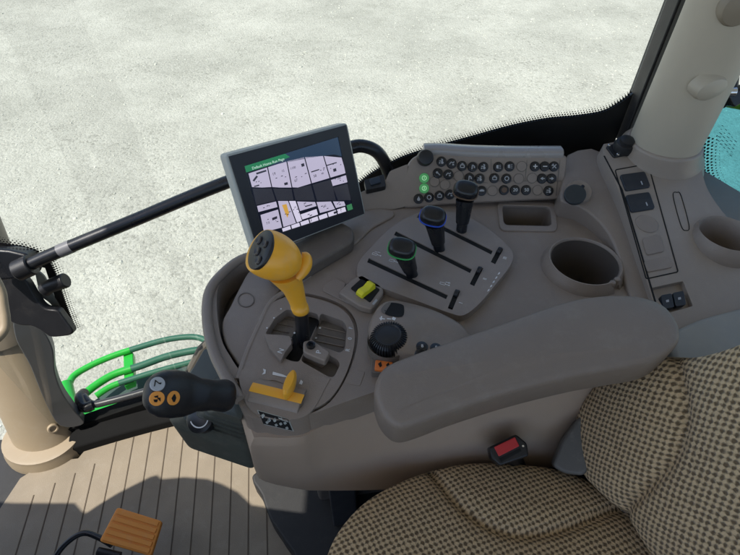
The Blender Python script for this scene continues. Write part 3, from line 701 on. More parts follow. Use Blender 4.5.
# ---- encoder pod
pod = reg('encoder_pod', 'rounded taupe control pod with black ribbed jog wheel', 'control pod', P(415, 335, ZD))
pt = [(370, 318), (379, 304), (392, 299), (410, 301), (436, 308), (458, 318), (470, 328), (474, 340), (470, 350), (448, 357), (422, 357), (400, 354), (382, 349), (371, 341), (368, 330)]
tp0 = [H(ZD + .026).hit(p[0], p[1]) for p in C2(pt, 5)]
cc = sum(tp0, V((0, 0, 0))) / len(tp0)
def podring(z, k, sl=0): return [V((cc.x + (p.x - cc.x) * k, cc.y + (p.y - cc.y) * k, ZD + z - sl * (p.x - cc.x))) for p in tp0]
pb_ = loft('housing', [podring(-.004, 1.03), podring(.008, 1.02), podring(.018, 1.0, .03), podring(.0235, .96, .05), podring(.0262, .90, .06), podring(.028, .6, .06), podring(.0285, .1, .06)], deckM, pod, angle=60)
PT = PL(H(ZD + .0275).hit(410, 330), (.06, 0, 1))
JW = PL(H(ZD + .022).hit(389, 339.5), (-.10, -.08, 1))
jc = JW.p; jn = JW.n
jw = reg('jog_wheel', 'black ribbed jog wheel at the left of the control pod', 'wheel', jc)
lathe('wheel_seat', jc, jn, [(.0285, -.014), (.0275, -.002), (.0265, .001), (.0252, -.003)], deckD, jw)
rr = []
for r_, h_, am in ((.0225, -.012, 0), (.0236, -.004, .0006), (.0236, .002, .0007), (.0215, .0072, .0007), (.0185, .0102, .0006), (.0155, .0112, .0003), (.0145, .0105, 0)):
    rr.append([jc + JW.x * (r_ + (am if i % 4 < 2 else -am)) * math.cos(6.2832 * i / 168) + JW.y * (r_ + (am if i % 4 < 2 else -am)) * math.sin(6.2832 * i / 168) + jn * (h_ + (am if i % 4 < 2 else -am) * .8) for i in range(168)])
loft('ribbed_knob', rr, blackS, jw, angle=20)
lathe('centre_cap', jc, jn, [(.0142, .003), (.0142, .0098), (.011, .0108), (0, .0106)], blackM, jw)
hb = bvh(pb_)
decal('finger_slot', [C2([(384, 307), (390, 303), (401, 304.5), (404, 308), (402, 317), (386, 315)], 4)], hb, voidM, pod, .0008)
decal('slot_shade_pad', [C2([(381, 310), (386, 304), (391, 303), (387, 310), (384, 314)], 3)], hb, deckD, pod, .0009)
decal('white_symbol_bar', [[(379.5, 318), (385, 319), (385, 320), (379.5, 319.2)], [(381, 316.5), (382.3, 316.6), (381.6, 320.8), (380.2, 320.6)], [(387, 318.6), (391, 319), (391, 320), (387, 319.6)], [(393, 317), (396, 318.5), (394.6, 321), (391.5, 319.6)]], hb, whiteM, pod, .0008)
for u, v in ((422, 347), (436, 348.5), (420.5, 354.5)):
    h, n = onto(hb, u, v, 0)
    kb = lathe('round_key', h, n, [(.0072, -.001), (.0072, .0012), (.006, .002), (0, .002)], blackS, pod, 24)
    text('key_symbol', random.choice(['8', '6', 'a']), .006, h + n * .0023, V((1, .1, 0)), n, whiteM, kb)
os_ = reg('orange_key', 'orange rectangular key with two dark symbols by the armrest tip', 'switch', P(385, 364, ZD))
OP = H(ZD + .014)
slab('surround', R2([(371.5, 357), (396, 360), (396, 374), (371, 372)], 2), H(ZD + .010), .011, deckD, os_, .001)
ok_ = slab('key', R2([(375.5, 359.5), (393, 362), (392, 371.5), (374.5, 369)], 1.5), OP, .006, orangeM, os_, .001)
multi('arrow_mark', [[OP.hit(a, b, .0001) for a, b in q] for q in ([(378, 364), (381, 361.5), (382, 366), (380, 367.5)], [(386, 365), (388.5, 362.5), (390, 366.5), (388, 368.5)])], cz, .0004, voidM, ok_)
# ================================================================== BUTTON PANEL
a_ = R(52)
BPn = V((0, -math.sin(a_), math.cos(a_)))
base = H(ZD + .004).hit(480, 207)
BP = PL(base, BPn)
bp = reg('button_panel', 'long sloped key panel with rows of round black keys below the window', 'control panel', base)
bpo = R2([(402, 208), (404, 178), (410, 160), (417, 155), (430, 151), (470, 153), (568, 155), (566, 176), (560, 199), (500, 202), (440, 205), (418, 208)], 5)
panel = slab('panel', bpo, BP, .045, deckM, bp, .004)
# soft ledge above the keys
led = []
for a, b in C2([(424, 154), (440, 153.5), (470, 155.5), (510, 156.5), (545, 156.5), (564, 156.5)], 4, False):
    p = BP.hit(a, b, .0015)
    led.append([p, p + V((0, .003, .006)), p + V((0, .009, .0085)), p + V((0, .022, .007)), p + V((0, .03, .0)), p + V((0, .03, -.04)), p + V((0, .0, -.02))])
loft('ledge', led, mat('ledge_plastic', (.30, .27, .25), .27, bump=.2, coat=.3), bp, bevel=.002)
nrx = BP.x if BP.x.x > 0 else -BP.x
def key(u, v, kind, parent=bp, r=.0078, pl=BP):
    c = pl.hit(u, v, .0005); n = pl.n
    if kind == 'blank':
        k = lathe('blank_key', c, n, [(r * 1.02, -.002), (r * 1.02, .0004), (r * .96, .0009), (0, .0009)], deckM, parent, 28)
        annulus('key_gap', circ(c, n, r * 1.1, 28), circ(c, n, r * 1.02, 28), n * .0006, deckD, k); return k
    m = greenLed if kind == 'green' else blackS
    k = lathe('green_key' if kind == 'green' else 'round_key', c, n, [(r * 1.05, -.002), (r * 1.05, .0012), (r * .95, .0024), (r * .7, .0028), (0, .0026)], m, parent, 28)
    c2 = c + n * .0029; X = pl.x if pl.x.x > 0 else -pl.x; Y = n.cross(X)
    def q(pts): return [c2 + X * a * r + Y * b * r for a, b in pts]
    def bar(a, b, c_, d, w_=.09):
        p, s = V((a, b, 0)), V((c_, d, 0)); t = (s - p).normalized(); t = V((-t.y, t.x, 0)) * w_
        return q([(x.x, x.y) for x in (p + t, s + t, s - t, p - t)])
    shapes = {
        'plus': [bar(-.45, 0, .45, 0), bar(0, -.45, 0, .45)], 'minus': [bar(-.45, 0, .45, 0)],
        'cross': [bar(-.4, -.4, .4, .4), bar(-.4, .4, .4, -.4), bar(-.55, .1, -.2, .5)],
        'left': [q([(-.45, 0), (.1, .35), (.1, -.35)]), bar(.1, 0, .5, 0)], 'right': [q([(.45, 0), (-.1, .35), (-.1, -.35)]), bar(-.5, 0, -.1, 0)],
        'drop': [q([(0, .55), (.35, -.1), (.2, -.42), (-.2, -.42), (-.35, -.1)])],
        'tractor': [bar(-.5, .1, .2, .1), bar(.2, .1, .2, .45), bar(-.1, .45, .2, .45), q([(.15 + .27 * math.cos(t), -.25 + .27 * math.sin(t)) for t in [i * .785 for i in range(8)]]), q([(-.4 + .16 * math.cos(t), -.3 + .16 * math.sin(t)) for t in [i * .785 for i in range(8)]])],
        'wave': [bar(-.5, -.2, -.15, .3), bar(-.15, .3, .2, .1), bar(.2, .1, .5, .35), q([(.1, -.4), (.45, -.4), (.45, -.1), (.1, -.1)])],
        'bar': [bar(-.5, 0, .5, 0, .16), bar(-.3, .25, .3, .25, .06)],
        'key': [q([(-.2 + .25 * math.cos(t), .15 + .25 * math.sin(t)) for t in [i * .785 for i in range(8)]]), bar(0, 0, .45, -.4)],
        'lamp': [q([(-.45, .3), (0, .4), (0, -.4), (-.45, -.3)]), bar(.15, .3, .5, .35, .05), bar(.15, 0, .5, 0, .05), bar(.15, -.3, .5, -.35, .05)],
        'arm': [bar(-.2, -.5, -.1, .4, .1), bar(-.1, .4, .35, .1, .1), q([(.2, .1), (.5, 0), (.4, -.3), (.15, -.15)])],
        'stop': [q([(.35 * math.cos(t), .35 * math.sin(t)) for t in [i * .5236 for i in range(12)]])],
        'box': [bar(-.4, -.35, .4, -.35), bar(-.4, .2, .4, .2), bar(-.4, -.35, -.4, .2), bar(.4, -.35, .4, .2), bar(-.2, .45, .2, .45)]}
    if kind in shapes: multi('key_symbol', shapes[kind], n, .0003, whiteM if kind in ('plus', 'minus') else greyP, k)
    elif kind == 'ring': annulus('key_symbol', circ(c2 + n * .0003, n, r * .5, 24), circ(c2 + n * .0003, n, r * .32, 24), -n * .0002, greyP, k)
    elif kind == 'green': annulus('key_symbol', circ(c2 + n * .0003, n, r * .5, 24), circ(c2 + n * .0003, n, r * .4, 24), -n * .0002, mat('pale_green', (.5, .8, .5), .5, emit=(.5, .9, .5), es=.4), k); text('key_number', '1' if v < 183 else '2', .0055, c2 + n * .0002, nrx, n, MATS['pale_green'], k)
    elif kind == 'dark': lathe('key_dish', c2, n, [(r * .6, .0), (r * .55, .0004), (0, .0001)], brownRing, k, 20)
    else: text('key_number', kind, .0078, c2 + n * .0003, nrx, n, whiteM, k)
    return k
KEYS = [(170, 130, 'tractor'), (212, 138, 'wave'), (255, 148, 'box'), (298, 152, 'arm'), (342, 152, 'tractor'), (403, 152, 'lamp'), (450, 150, 'lamp'), (500, 150, 'blank'), (554, 150, 'plus'), (594, 150, 'minus'), (632, 150, 'cross'),
        (155, 178, 'key'), (198, 183, 'wave'), (241, 190, 'blank'), (285, 197, 'arm'), (327, 200, 'tractor'), (387, 198, 'box'), (437, 200, 'ring'), (488, 200, 'blank'), (543, 198, 'blank'), (583, 200, 'left'), (622, 200, 'right'),
        (99, 198, 'green'), (99, 240, 'green'), (142, 213, 'blank'), (185, 225, 'blank'), (76, 283, 'drop'), (119, 277, 'ring'), (162, 270, 'box'), (205, 265, 'wave'), (292, 255, 'blank'),
        (335, 250, 'bar'), (380, 250, 'blank'), (427, 247, 'dark'), (472, 247, '20'), (518, 247, '50'), (565, 248, 'blank'), (610, 250, 'tractor')]
for x, y, k in KEYS: key(400 + x / 4.111, 130 + y / 4.111, k)
# fine grooves round the key groups
for q in (((491, 159), (491, 181)), ((527, 160), (525, 181)), ((491, 181), (562, 181)), ((560, 160), (556, 196)), ((432, 176), (488, 183))):
    strip('panel_groove', [BP.hit(*q[0], .0), BP.hit(*q[1], .0)], .0009, BP.n, .0005, deckD, bp)
kc = BP.hit(425, 158, .001)
lathe('rotary_knob', kc, BP.n, [(.0135, -.004), (.0135, .004), (.0125, .012), (.0115, .0145), (.009, .0155), (0, .0155)], blackM, bp, 32)
# left cheek of the panel carrying a small rocker
slab('end_cheek', R2([(352, 222), (370, 214), (405, 207), (408, 164), (390, 171), (384, 184), (366, 190), (352, 196)], 2), PL(base, BPn), .05, deckM, bp, .003)
rk = PL(BP.hit(376, 182, .004), (0, -.35, 1))
slab('rocker_base', R2([(364, 180), (384, 174), (386, 186), (366, 190)], 1.5), rk, .012, blackM, bp, .001)
slab('rocker', R2([(369, 179), (379, 176), (381, 182), (371, 185)], 1.5), PL(rk.p + rk.n * .003, rk.n), .005, mat('blue_black', (.02, .03, .045), .35), bp, .001)
# low shoulder in front of the panel, under the monitor
slab('shoulder', C2([(300, 250), (330, 226), (356, 214), (380, 208), (395, 214), (372, 228), (352, 246), (320, 262), (300, 268)], 4), H(ZD + .004), .006, deckM, con, .003)
slab('monitor_plinth', R2([(262, 266), (276, 250), (340, 220), (354, 228), (354, 240), (330, 254), (300, 272), (276, 280)], 6), H(ZD + .022), .024, deckD, con, .006)

# ================================================================== MONITOR
def quad_plane(q, c):
    r = [ray(*p).normalized() for p in q]
    d1 = (r[0].cross(r[1])).cross(r[3].cross(r[2])).normalized()
    d2 = (r[0].cross(r[3])).cross(r[1].cross(r[2])).normalized()
    return d1, d2, d1.cross(d2).normalized()
mq = [(225, 155), (347.5, 122.5), (366, 214.5), (257, 257)]
d1, d2, mn = quad_plane(mq, None)
print('monitor axes dot', d1.dot(d2), d1, d2, mn)
mc = PY(300, 190, .585)
if mn.dot(CAM - mc) < 0: mn = -mn
MP = PL(mc, mn); MX = (MP.hit(*mq[1]) - MP.hit(*mq[0])).normalized(); MP.x = MX; MP.y = MP.n.cross(MX)
print('monitor size', (MP.hit(*mq[1]) - MP.hit(*mq[0])).length, (MP.hit(*mq[3]) - MP.hit(*mq[0])).length, MP.hit(*mq[3]), MP.hit(*mq[2]))
mon = reg('monitor', 'rectangular touchscreen with pale rim standing on the console behind the amber lever', 'monitor', MP.hit(300, 240))
mo3 = [MP.hit(*p) for p in mq]
prism('rear_shell', rp(mo3, .006), -MP.n * .022, silverM, mon, .003)
def mh(u, v, off=0): return MP.hit(u, v, off)
def inset(pts, d):
    c = sum(pts, V((0, 0, 0))) / len(pts); return [p + ((c - p).normalized() * d * 1.35) for p in pts]
fo = [p + MP.n * .0018 for p in inset(mo3, .0035)]
scr = [(244.3, 166), (338.4, 136.8), (353.6, 209.2), (264.5, 238)]
so3 = [mh(*p, .0018) for p in scr]
def dens(q, n=8): return [q[i].lerp(q[(i + 1) % 4], k / n) for i in range(4) for k in range(n)]
annulus('front_bezel', dens(fo), dens(so3), -MP.n * .003, mat('bezel', (.018, .018, .024), .38), mon, .0006)
scrM = mat('screen_dark', (.004, .005, .009), .15, emit=(.006, .008, .018), es=.6, spec=.25)
screen = mk('screen', [mh(*p, .0002) for p in scr], [[0, 1, 2, 3]], scrM, mon, smooth=False)
def em(name, c, s=1): return mat(name, tuple(x * .25 for x in c), .2, emit=c, es=s)
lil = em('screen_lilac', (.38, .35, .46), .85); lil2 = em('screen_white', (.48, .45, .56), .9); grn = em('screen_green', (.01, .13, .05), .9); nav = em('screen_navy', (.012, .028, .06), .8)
drk = em('screen_text', (.03, .03, .05), .5); wht = em('screen_letter', (.5, .7, .6), .7); amb = em('screen_amber', (.5, .28, .05), .8); gr2 = em('screen_key_green', (.03, .14, .06), .9)
def sp(name, pts, m, lv=1): return mk(name, [mh(a, b, .0002 + .00015 * lv) for a, b in pts], [list(range(len(pts)))], m, screen, smooth=False)
sp('title_bar', [(244.5, 166.2), (285, 153.7), (290, 157), (268, 166), (246.3, 172.5)], grn)
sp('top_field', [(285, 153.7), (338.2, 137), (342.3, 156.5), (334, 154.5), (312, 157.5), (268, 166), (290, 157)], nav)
Mt = (mh(280, 160) - mh(250, 169)).normalized()
text('title_text', 'Default Home Run Page', .0050, mh(268.5, 163.6, .0006), Mt, MP.n, wht, screen, .00005)
# upper row of white cells (bottom cut by the painted shade band)
def lerp2(a, b, t): return (a[0] + (b[0] - a[0]) * t, a[1] + (b[1] - a[1]) * t)
cellsU = [[(248.5, 173.5), (267, 167.5), (271.3, 187), (262, 187.5), (252, 187)], [(268, 167.2), (286.3, 161.5), (291.5, 187.5), (280, 187.5), (272.3, 187)], [(287.3, 161.2), (304, 157.2), (311, 183.5), (298, 187.5), (292.5, 187.3)],
          [(305, 157), (323, 156), (329.5, 178), (312, 183.2)], [(324, 156), (341.5, 157.6), (346, 173), (330.5, 177.6)], [(331, 180), (346.5, 175), (348, 182), (332.8, 186)]]
for q in cellsU: sp('page_cell', q, lil)
cellsL = [[(257, 206), (276, 201.5), (277.5, 207), (258.5, 212)], [(260.5, 215), (278, 209.5), (282, 227.5), (264, 232)], [(278, 201), (288, 201), (296, 223), (283.5, 227)], [(289, 201), (295.5, 201), (302, 220.5), (297, 222.5)],
          [(297, 201.5), (315, 202), (316.5, 206), (300, 211)], [(300.5, 214.5), (316.5, 209), (318, 214.5), (302.5, 219.5)], [(316.5, 202), (331, 201.5), (335, 209), (320, 213)], [(333, 201.5), (344, 201.5), (345.5, 205.5), (336, 208)]]
for q in cellsL: sp('page_cell', q, lil2 if q[0][0] in (289, 300.5) else lil)
for k in range(7):
    a = lerp2((282, 228.5), (346, 206.5), k / 7.0); b = lerp2((282, 228.5), (346, 206.5), (k + .88) / 7.0)
    sp('tool_key', [a, b, (b[0] + 1.4, b[1] + 5), (a[0] + 1.4, a[1] + 5)], lil2)
sp('home_key', [(346.5, 205.5), (351.5, 203.5), (353, 209), (348, 211)], gr2, 2)
for s_, u, v, z in (('19', 274, 174, 4), ('15', 283, 171, 3.4), ('1100', 293, 168, 3.4), ('67', 296, 180.5, 4), ('58', 315, 176, 4), ('40', 322.5, 173.5, 3), ('100', 339, 178.5, 3.5), ('?', 341, 210.4, 6), ('7.0', 268, 223, 3.4), ('10', 295, 207.5, 3.2), ('42', 325, 206, 3.4), ('2', 311, 220, 5)):
    text('screen_text', s_, z * .0013, mh(u, v, .0006), Mt, MP.n, drk, screen, .00005)
marks = [[(256, 172.8), (266, 169.8), (266.6, 171.4), (256.6, 174.6)], [(252.6, 180.5), (256.4, 175.4), (258, 176.6), (254.2, 181.6)], [(254, 186), (259, 184.5), (259.4, 185.8), (254.4, 187)], [(311, 171.5), (319, 169), (319.4, 170), (311.4, 172.6)], [(326.5, 165), (336.5, 162), (336.9, 163), (326.9, 166)],
         [(301, 164), (304, 163), (304.6, 166), (301.8, 167)], [(284, 183), (287.5, 182), (288, 184.5), (284.6, 185.4)], [(333, 169), (336, 168), (336.6, 171), (333.6, 172)], [(305, 206), (312, 204), (312.4, 205), (305.4, 207)], [(272, 218), (277, 216), (277.3, 218.5), (272.4, 220.5)], [(333.5, 212), (338, 210.6), (337.6, 213), (334, 214)]]
vs, fs = [], []
for q in marks:
    o = len(vs); vs += [mh(a, b, .0006) for a, b in q]; fs.append([o, o + 1, o + 2, o + 3])
for q in cellsU + cellsL:
    cx_, cy_ = sum(a for a, b in q) / len(q), sum(b for a, b in q) / len(q); w_ = max(a for a, b in q) - min(a for a, b in q)
    for k in range(3):
        u = cx_ + random.uniform(-.28, .28) * w_; v = cy_ + random.uniform(-2.2, 2.2) * (1 if w_ > 8 else .5); l = random.uniform(.6, 2.4)
        o = len(vs); vs += [mh(a, b, .0006) for a, b in ((u, v), (u + l, v - l * .3), (u + l + .1, v - l * .3 + .7), (u + .1, v + .7))]; fs.append([o, o + 1, o + 2, o + 3])
mk('screen_marks', vs, fs, drk, screen, smooth=False)
sp('amber_gauge', [(282, 205), (286.5, 204), (289, 213), (287.5, 218), (285.5, 214)], amb, 2)
shadeBandM = em('screen_shade_band', (.020, .021, .030), .8)  # streak of shade painted as dim cells across the page
for q in ([(252.5, 188.5), (271.6, 188.5), (275.5, 200.5), (256, 205)], [(273, 188.5), (291.6, 189), (293.5, 200), (277, 200.3)], [(293, 189), (311, 185), (315, 200.5), (295.5, 200.3)], [(312.5, 184.6), (331, 179.5), (336, 200.5), (317, 200.6)], [(333, 187.5), (348.5, 183.5), (351, 200), (338, 200.5)]): sp('page_cell', q, shadeBandM)  # these cells are the painted shade streak, not page content
# monitor foot
mb_ = MP.hit(312, 232, -.03)
tube('mount_arm', [mb_ + V((0, 0, .01)), V((mb_.x, mb_.y + .012, ZD + .018))], .02, blackM, mon)

# ================================================================== LEVERS
def lever(bpx, kpx, kz, ring, label, zb=ZD + .006):
    b = H(zb).hit(*bpx); k = H(kz).hit(*kpx)
    t = reg('valve_lever', label, 'lever', b, 'levers of the hydraulic valves')
    up = (k - b).normalized()
    X = V((1, -.42, 0)); X = (X - up * X.dot(up)).normalized(); Y = up.cross(X)
    def rr(c, rx, ry, pw=2.6, tilt=0, n=32):
        o = []
        for i in range(n):
            a = 2 * math.pi * i / n; cx, sy = math.cos(a), math.sin(a)
            x = abs(cx) ** (2 / pw) * math.copysign(rx, cx); y = abs(sy) ** (2 / pw) * math.copysign(ry, sy)
            o.append(c + X * x + Y * y + up * (tilt * x))
        return o
    L = (k - b).length
    loft('stem', [rr(b - up * .01, .0080, .0078, 2), rr(b + up * L * .25, .0084, .0082, 2), rr(b + up * L * .27, .0100, .0094, 2.2), rr(b + up * L * .55, .0118, .0105, 2.4), rr(b + up * (L * .78), .0135, .0112, 2.4)], blackS, t)
    kn = PL(k, V((.0, -.45, 1)))
    ku = kn.n; KX = V((1, -.28, 0)); KX = (KX - ku * KX.dot(ku)).normalized(); KY = ku.cross(KX)
    def kr(h, rx, ry, n=40, pw=2.7):
        o = []
        for i in range(n):
            a = 2 * math.pi * i / n; cx, sy = math.cos(a), math.sin(a)
            x = abs(cx) ** (2 / pw) * math.copysign(rx, cx); y = abs(sy) ** (2 / pw) * math.copysign(ry, sy)
            o.append(k + KX * x + KY * y + ku * h)
        return o
    loft('grip', [kr(-.024, .009, .008), kr(-.014, .013, .0105), kr(-.006, .0175, .0135), kr(-.003, .0185, .0145), kr(.003, .0180, .0140), kr(.0075, .0160, .0122), kr(.0095, .0125, .0092), kr(.0102, .006, .004)], blackS, t, angle=60)
    loft('colour_ring', [kr(-.0048, .0186, .0146), kr(-.004, .0196, .0156), kr(-.0025, .0196, .0156), kr(-.0018, .0184, .0144)], ring, t)
    return t
lever((413, 277), (402, 248), .805, greenRing, 'short black lever with a green ring, nearest the driver')
lever((440, 252), (433, 216), .810, blueRing, 'black lever with a blue ring, middle of the three')
lever((461, 234), (466, 190), .815, brownRing, 'black lever with a brown ring, nearest the key panel')

# amber drive lever
dl = reg('drive_lever', 'big amber gear lever with black thumb keypad in the gate', 'lever', P(302, 350, ZD))
bq_ = H(ZD - .008).hit(304, 343); n0 = H(.795).hit(301, 311); n1 = H(.832).hit(293, 288); hc = H(.885).hit(273, 256)
tube('shaft', [bq_, n0], [.0085, .0085], blackS, dl, 20)
def blob(name, rings_, m, parent, **k): return loft(name, rings_, m, parent, angle=80, **k)
ax = (n1 - n0).normalized(); hx = V((1, 0, 0)); 
def ering(c, n, x, rx, ry, k=32): return circ(c, n, rx, k, ry, x)
blob('neck', [ering(n0 - ax * .001, ax, (1, 0, 0), .0085, .0085), ering(n0 + ax * .0005, ax, (1, 0, 0), .0103, .0103), ering(n0 + ax * .008, ax, (1, 0, 0), .0106, .0106), ering(n0 + ax * .0085, ax, (1, 0, 0), .0098, .0098), ering(n0.lerp(n1, .5), ax, (1, 0, 0), .0104, .0104), ering(n1, ax, (1, 0, 0), .0125, .013), ering(n1 + (hc - n1) * .5, ax, (1, 0, 0), .019, .019)], amberM, dl)
# head: egg leaning towards the left, flattened where the keypad sits
tocam = (CAM - hc).normalized()
RX = V((1, 0, 0)); UPs = tocam.cross(RX).normalized(); UPs = UPs if UPs.z > 0 else -UPs; RX = UPs.cross(tocam).normalized()
mpx = pxm(hc)
if RX.x < 0: RX = -RX
def HV(u, v, w=0): return hc + RX * (u * mpx) - UPs * (v * mpx) + tocam * (w * mpx)   # photo-pixel units in the head's own frame
n_u, n_v = 40, 24
vs, fs = [], []
kpn = V((-.78, -.40, .48)).normalized(); kpd = 14.5          # keypad cut plane in head units
for j in range(n_v + 1):
    th = math.pi * j / n_v
    for i in range(n_u):
        ph = 2 * math.pi * i / n_u
        x = math.sin(th) * math.cos(ph); y = math.cos(th); z = math.sin(th) * math.sin(ph)
        p = V((x * 31 - 2.5 - .04 * y * 24, -y * 26 - 1, z * 23))
        # lower left swell and the taper into the neck
        p.x += p.y * .22
        dd_ = p.dot(kpn)
        if dd_ > kpd: p -= kpn * (dd_ - kpd) * .98
        vs.append(HV(p.x, p.y, p.z))
for j in range(n_v):
    for i in range(n_u): fs.append([j * n_u + i, j * n_u + (i + 1) % n_u, (j + 1) * n_u + (i + 1) % n_u, (j + 1) * n_u + i])
head = mk('head', vs, fs, amberM, dl, angle=80)
sb = head.modifiers.new('s', 'SUBSURF'); sb.levels = 1; sb.render_levels = 1
kc0 = kpn * (kpd + .6); K2 = V((.50, .86, 0)).normalized(); K2 = (K2 - kpn * K2.dot(kpn)).normalized(); K1 = K2.cross(kpn); K1 = K1 if K1.x > 0 else -K1
def KP(a, b, h=0):
    p = kc0 + K1 * a + K2 * b + kpn * h; return HV(p.x, p.y, p.z)
sg = 1
def kring(s, h): return [KP(s * 19.5 * math.cos(t) - .5, s * (21.5 * math.sin(t)) - .5, h) for t in [6.2832 * i / 40 for i in range(40)]]
kpad = loft('keypad', [kring(1, -2.5), kring(1.0, .3), kring(.97, .9), kring(.5, 1.1), kring(.02, 1.1)], blackM, dl, angle=70)
kN = (KP(0, 0, 1) - KP(0, 0, 0)).normalized()
for a, b, r in ((-3, -12, 4.8), (9, -2, 4.0), (-3, 1.0, 4.8), (1, 13, 4.8)):
    lathe('keypad_button', KP(a, sg * b, .9), kN, [(r * mpx, -.0005), (r * mpx, .0012), (r * mpx * .8, .0022), (r * mpx * .5, .0015), (0, .0012)], mat('dark_key', (.03, .024, .024), .35), kpad, 24)
# finger paddle behind the head
pr0 = [HV(*q) for q in ((25, 24, -8), (28, 19, -8), (31, 13, -9), (33, 6, -9), (32.5, 0, -9), (29, -4, -9))]
tube('paddle', cr(pr0, 5, False), [mpx * r for r in [3, 3.4, 3.8, 4.3, 4.8, 5.2, 5.6, 6, 6.4, 6.7, 7, 7.2, 7.3, 7.3, 7.2, 7, 6.8, 6.6, 6.2, 5.8, 5.2, 4.4, 3.4, 2, .5, .1]], amberM, dl, 20)

# ================================================================== JOYSTICK
js = reg('joystick', 'black loader joystick with one grey and two orange thumb buttons', 'joystick', P(225, 415, .66))
jh = H(.80).hit(180, 394); jb = H(.745).hit(236, 396)
ja = (jb - jh).normalized()
tcj = (CAM - jh).normalized(); tcj = (tcj - ja * tcj.dot(ja)).normalized(); jy = ja.cross(tcj).normalized()
mj = pxm(jh)
prof = [(-36.5, 3, 3), (-35.5, 9, 8), (-33, 14.5, 12), (-28, 19, 15), (-20, 22.5, 17), (-8, 23.5, 17.5), (4, 22.5, 17), (13, 20, 16), (20, 17, 14.5), (28, 17, 14), (36, 16, 14), (43, 16, 14), (50, 17, 15), (56, 17.5, 15.5), (61, 16, 14), (63, 10, 9)]
def jr(t, a, b, k=40, pw=2.3):
    o = []; c = jh + ja * (t * mj) + jy * (0)
    for i in range(k):
        q = 2 * math.pi * i / k; cx, sy = math.cos(q), math.sin(q)
        o.append(c + jy * (abs(cx) ** (2 / pw) * math.copysign(a, cx) * mj) + tcj * (abs(sy) ** (2 / pw) * math.copysign(b, sy) * mj * (1 if sy < 0 else .72 if t < 15 else 1)))
    return o
grip = loft('grip', [jr(*p) for p in prof], blackM, js, angle=80)
gbv = bvh(grip)
for (u, v, m, nm) in ((157.5, 384, mat('grey_button', (.45, .47, .5), .45), 'grey_button'), (157, 398.5, orangeP, 'orange_button'), (173.5, 398, orangeP, 'orange_button')):
    h, n = onto(gbv, u, v, 0)
    b_ = lathe(nm, h - n * .0005, n, [(.0070, -.001), (.0070, .0010), (.0064, .0016), (0, .0017)], m, js, 28)
    X = (H(.8).hit(u + 5, v) - H(.8).hit(u, v)).normalized(); X = (X - n * X.dot(n)).normalized(); Y = n.cross(X); c = h + n * .0012
    def q(pts): return [c + X * a * .0062 + Y * b * .0062 for a, b in pts]
    if nm[0] == 'g': multi('symbol', [q([(-.5, .5), (-.35, .5), (-.3, -.5), (-.45, -.5)]), q([(-.4, .5), (.1, .2), (.05, .08), (-.42, .35)]), q([(.05, .15), (.55, .25), (.5, -.05), (.1, 0)])], n, .0003, voidM, b_)
    elif u < 160: multi('symbol', [q([(-.5, .4), (.1, .5), (.15, .25), (-.3, .15)]), q([(-.1, .2), (.5, .1), (.5, -.5), (.2, -.15)]), q([(-.55, -.1), (.1, -.1), (.0, -.55), (-.4, -.5)])], n, .0003, voidM, b_)
    else: multi('symbol', [q([(-.1, .6), (.1, .6), (.35, 0), (.15, -.6), (-.15, -.6), (-.5, 0)])], n, .0003, voidM, b_)
# bellows boot and its mount
def sq(pts, z): return [H(z).hit(a, b) for a, b in R2(pts, 7, 4)]
bt = reg('joystick_boot', 'grey green ribbed rubber boot under the joystick', 'rubber boot', P(215, 450, .56))
lay = [([(166, 420), (172, 441), (250, 474), (257, 420), (228, 372), (206, 350)], .56, 1.0), ([(166, 420), (172, 441), (250, 474), (257, 420), (228, 372), (206, 350)], .575, 1.0)]
base_ = [(167, 408), (170, 424), (249, 450), (256, 424), (234, 378), (206, 352), (188, 372)]
cB = V((222, 412, 0)); rings = []
def bring(k, z):
    return [H(z).hit(a, b) for a, b in R2([(cB.x + (1 - k) * 16 + (a - cB.x) * k, cB.y - (1 - k) * 6 + (b - cB.y) * k) for a, b in base_], 9 * k, 5)]
zs = .60
foot = bring(1.0, zs)
for z_, k_ in ((zs - .075, .93), (zs - .045, .96), (zs - .02, .985), (zs - .004, 1.0)):
    fc = sum(foot, V((0, 0, 0))) / len(foot); rings.append([V((fc.x + (p.x - fc.x) * k_, fc.y + (p.y - fc.y) * k_, z_)) for p in foot])
for k, z in ((.985, zs), (.80, zs + .018), (.80, zs + .023), (.75, zs + .0225), (.70, zs + .031), (.70, zs + .036), (.65, zs + .0355), (.60, zs + .044), (.60, zs + .049), (.55, zs + .0485), (.50, zs + .057), (.50, zs + .062), (.45, zs + .062), (.38, zs + .075), (.32, zs + .10), (.30, zs + .13)): rings.append(bring(k, z))
bt_o = loft('bellows', rings, bootM, bt, angle=60, bevel=.001)
bb = bvh(bt_o)
h = P(200, 418, .640); n = cz
dsk = lathe('round_badge', h, PL(h, (-.3, -.5, 1)).n, [(.020, -.012), (.020, .001), (.0185, .002), (0, .002)], blackS, bt, 32)
dn = PL(h, (-.3, -.5, 1)).n
strip('badge_symbol', [h + dn * .0022 + dsk_ for dsk_ in [V((math.cos(t) * .014, math.sin(t) * .014, 0)) - dn * V((math.cos(t) * .014, math.sin(t) * .014, 0)).dot(dn) for t in [R(200 + 10 * i) for i in range(16)]]], .0016, dn, .0004, whiteM, dsk)
slab('mount_plate', R2([(188, 376), (205, 347), (212, 352), (228, 382), (212, 386)], 4), H(.645), .03, mat('boot_plate', (.10, .112, .102), .45), bt, .003)
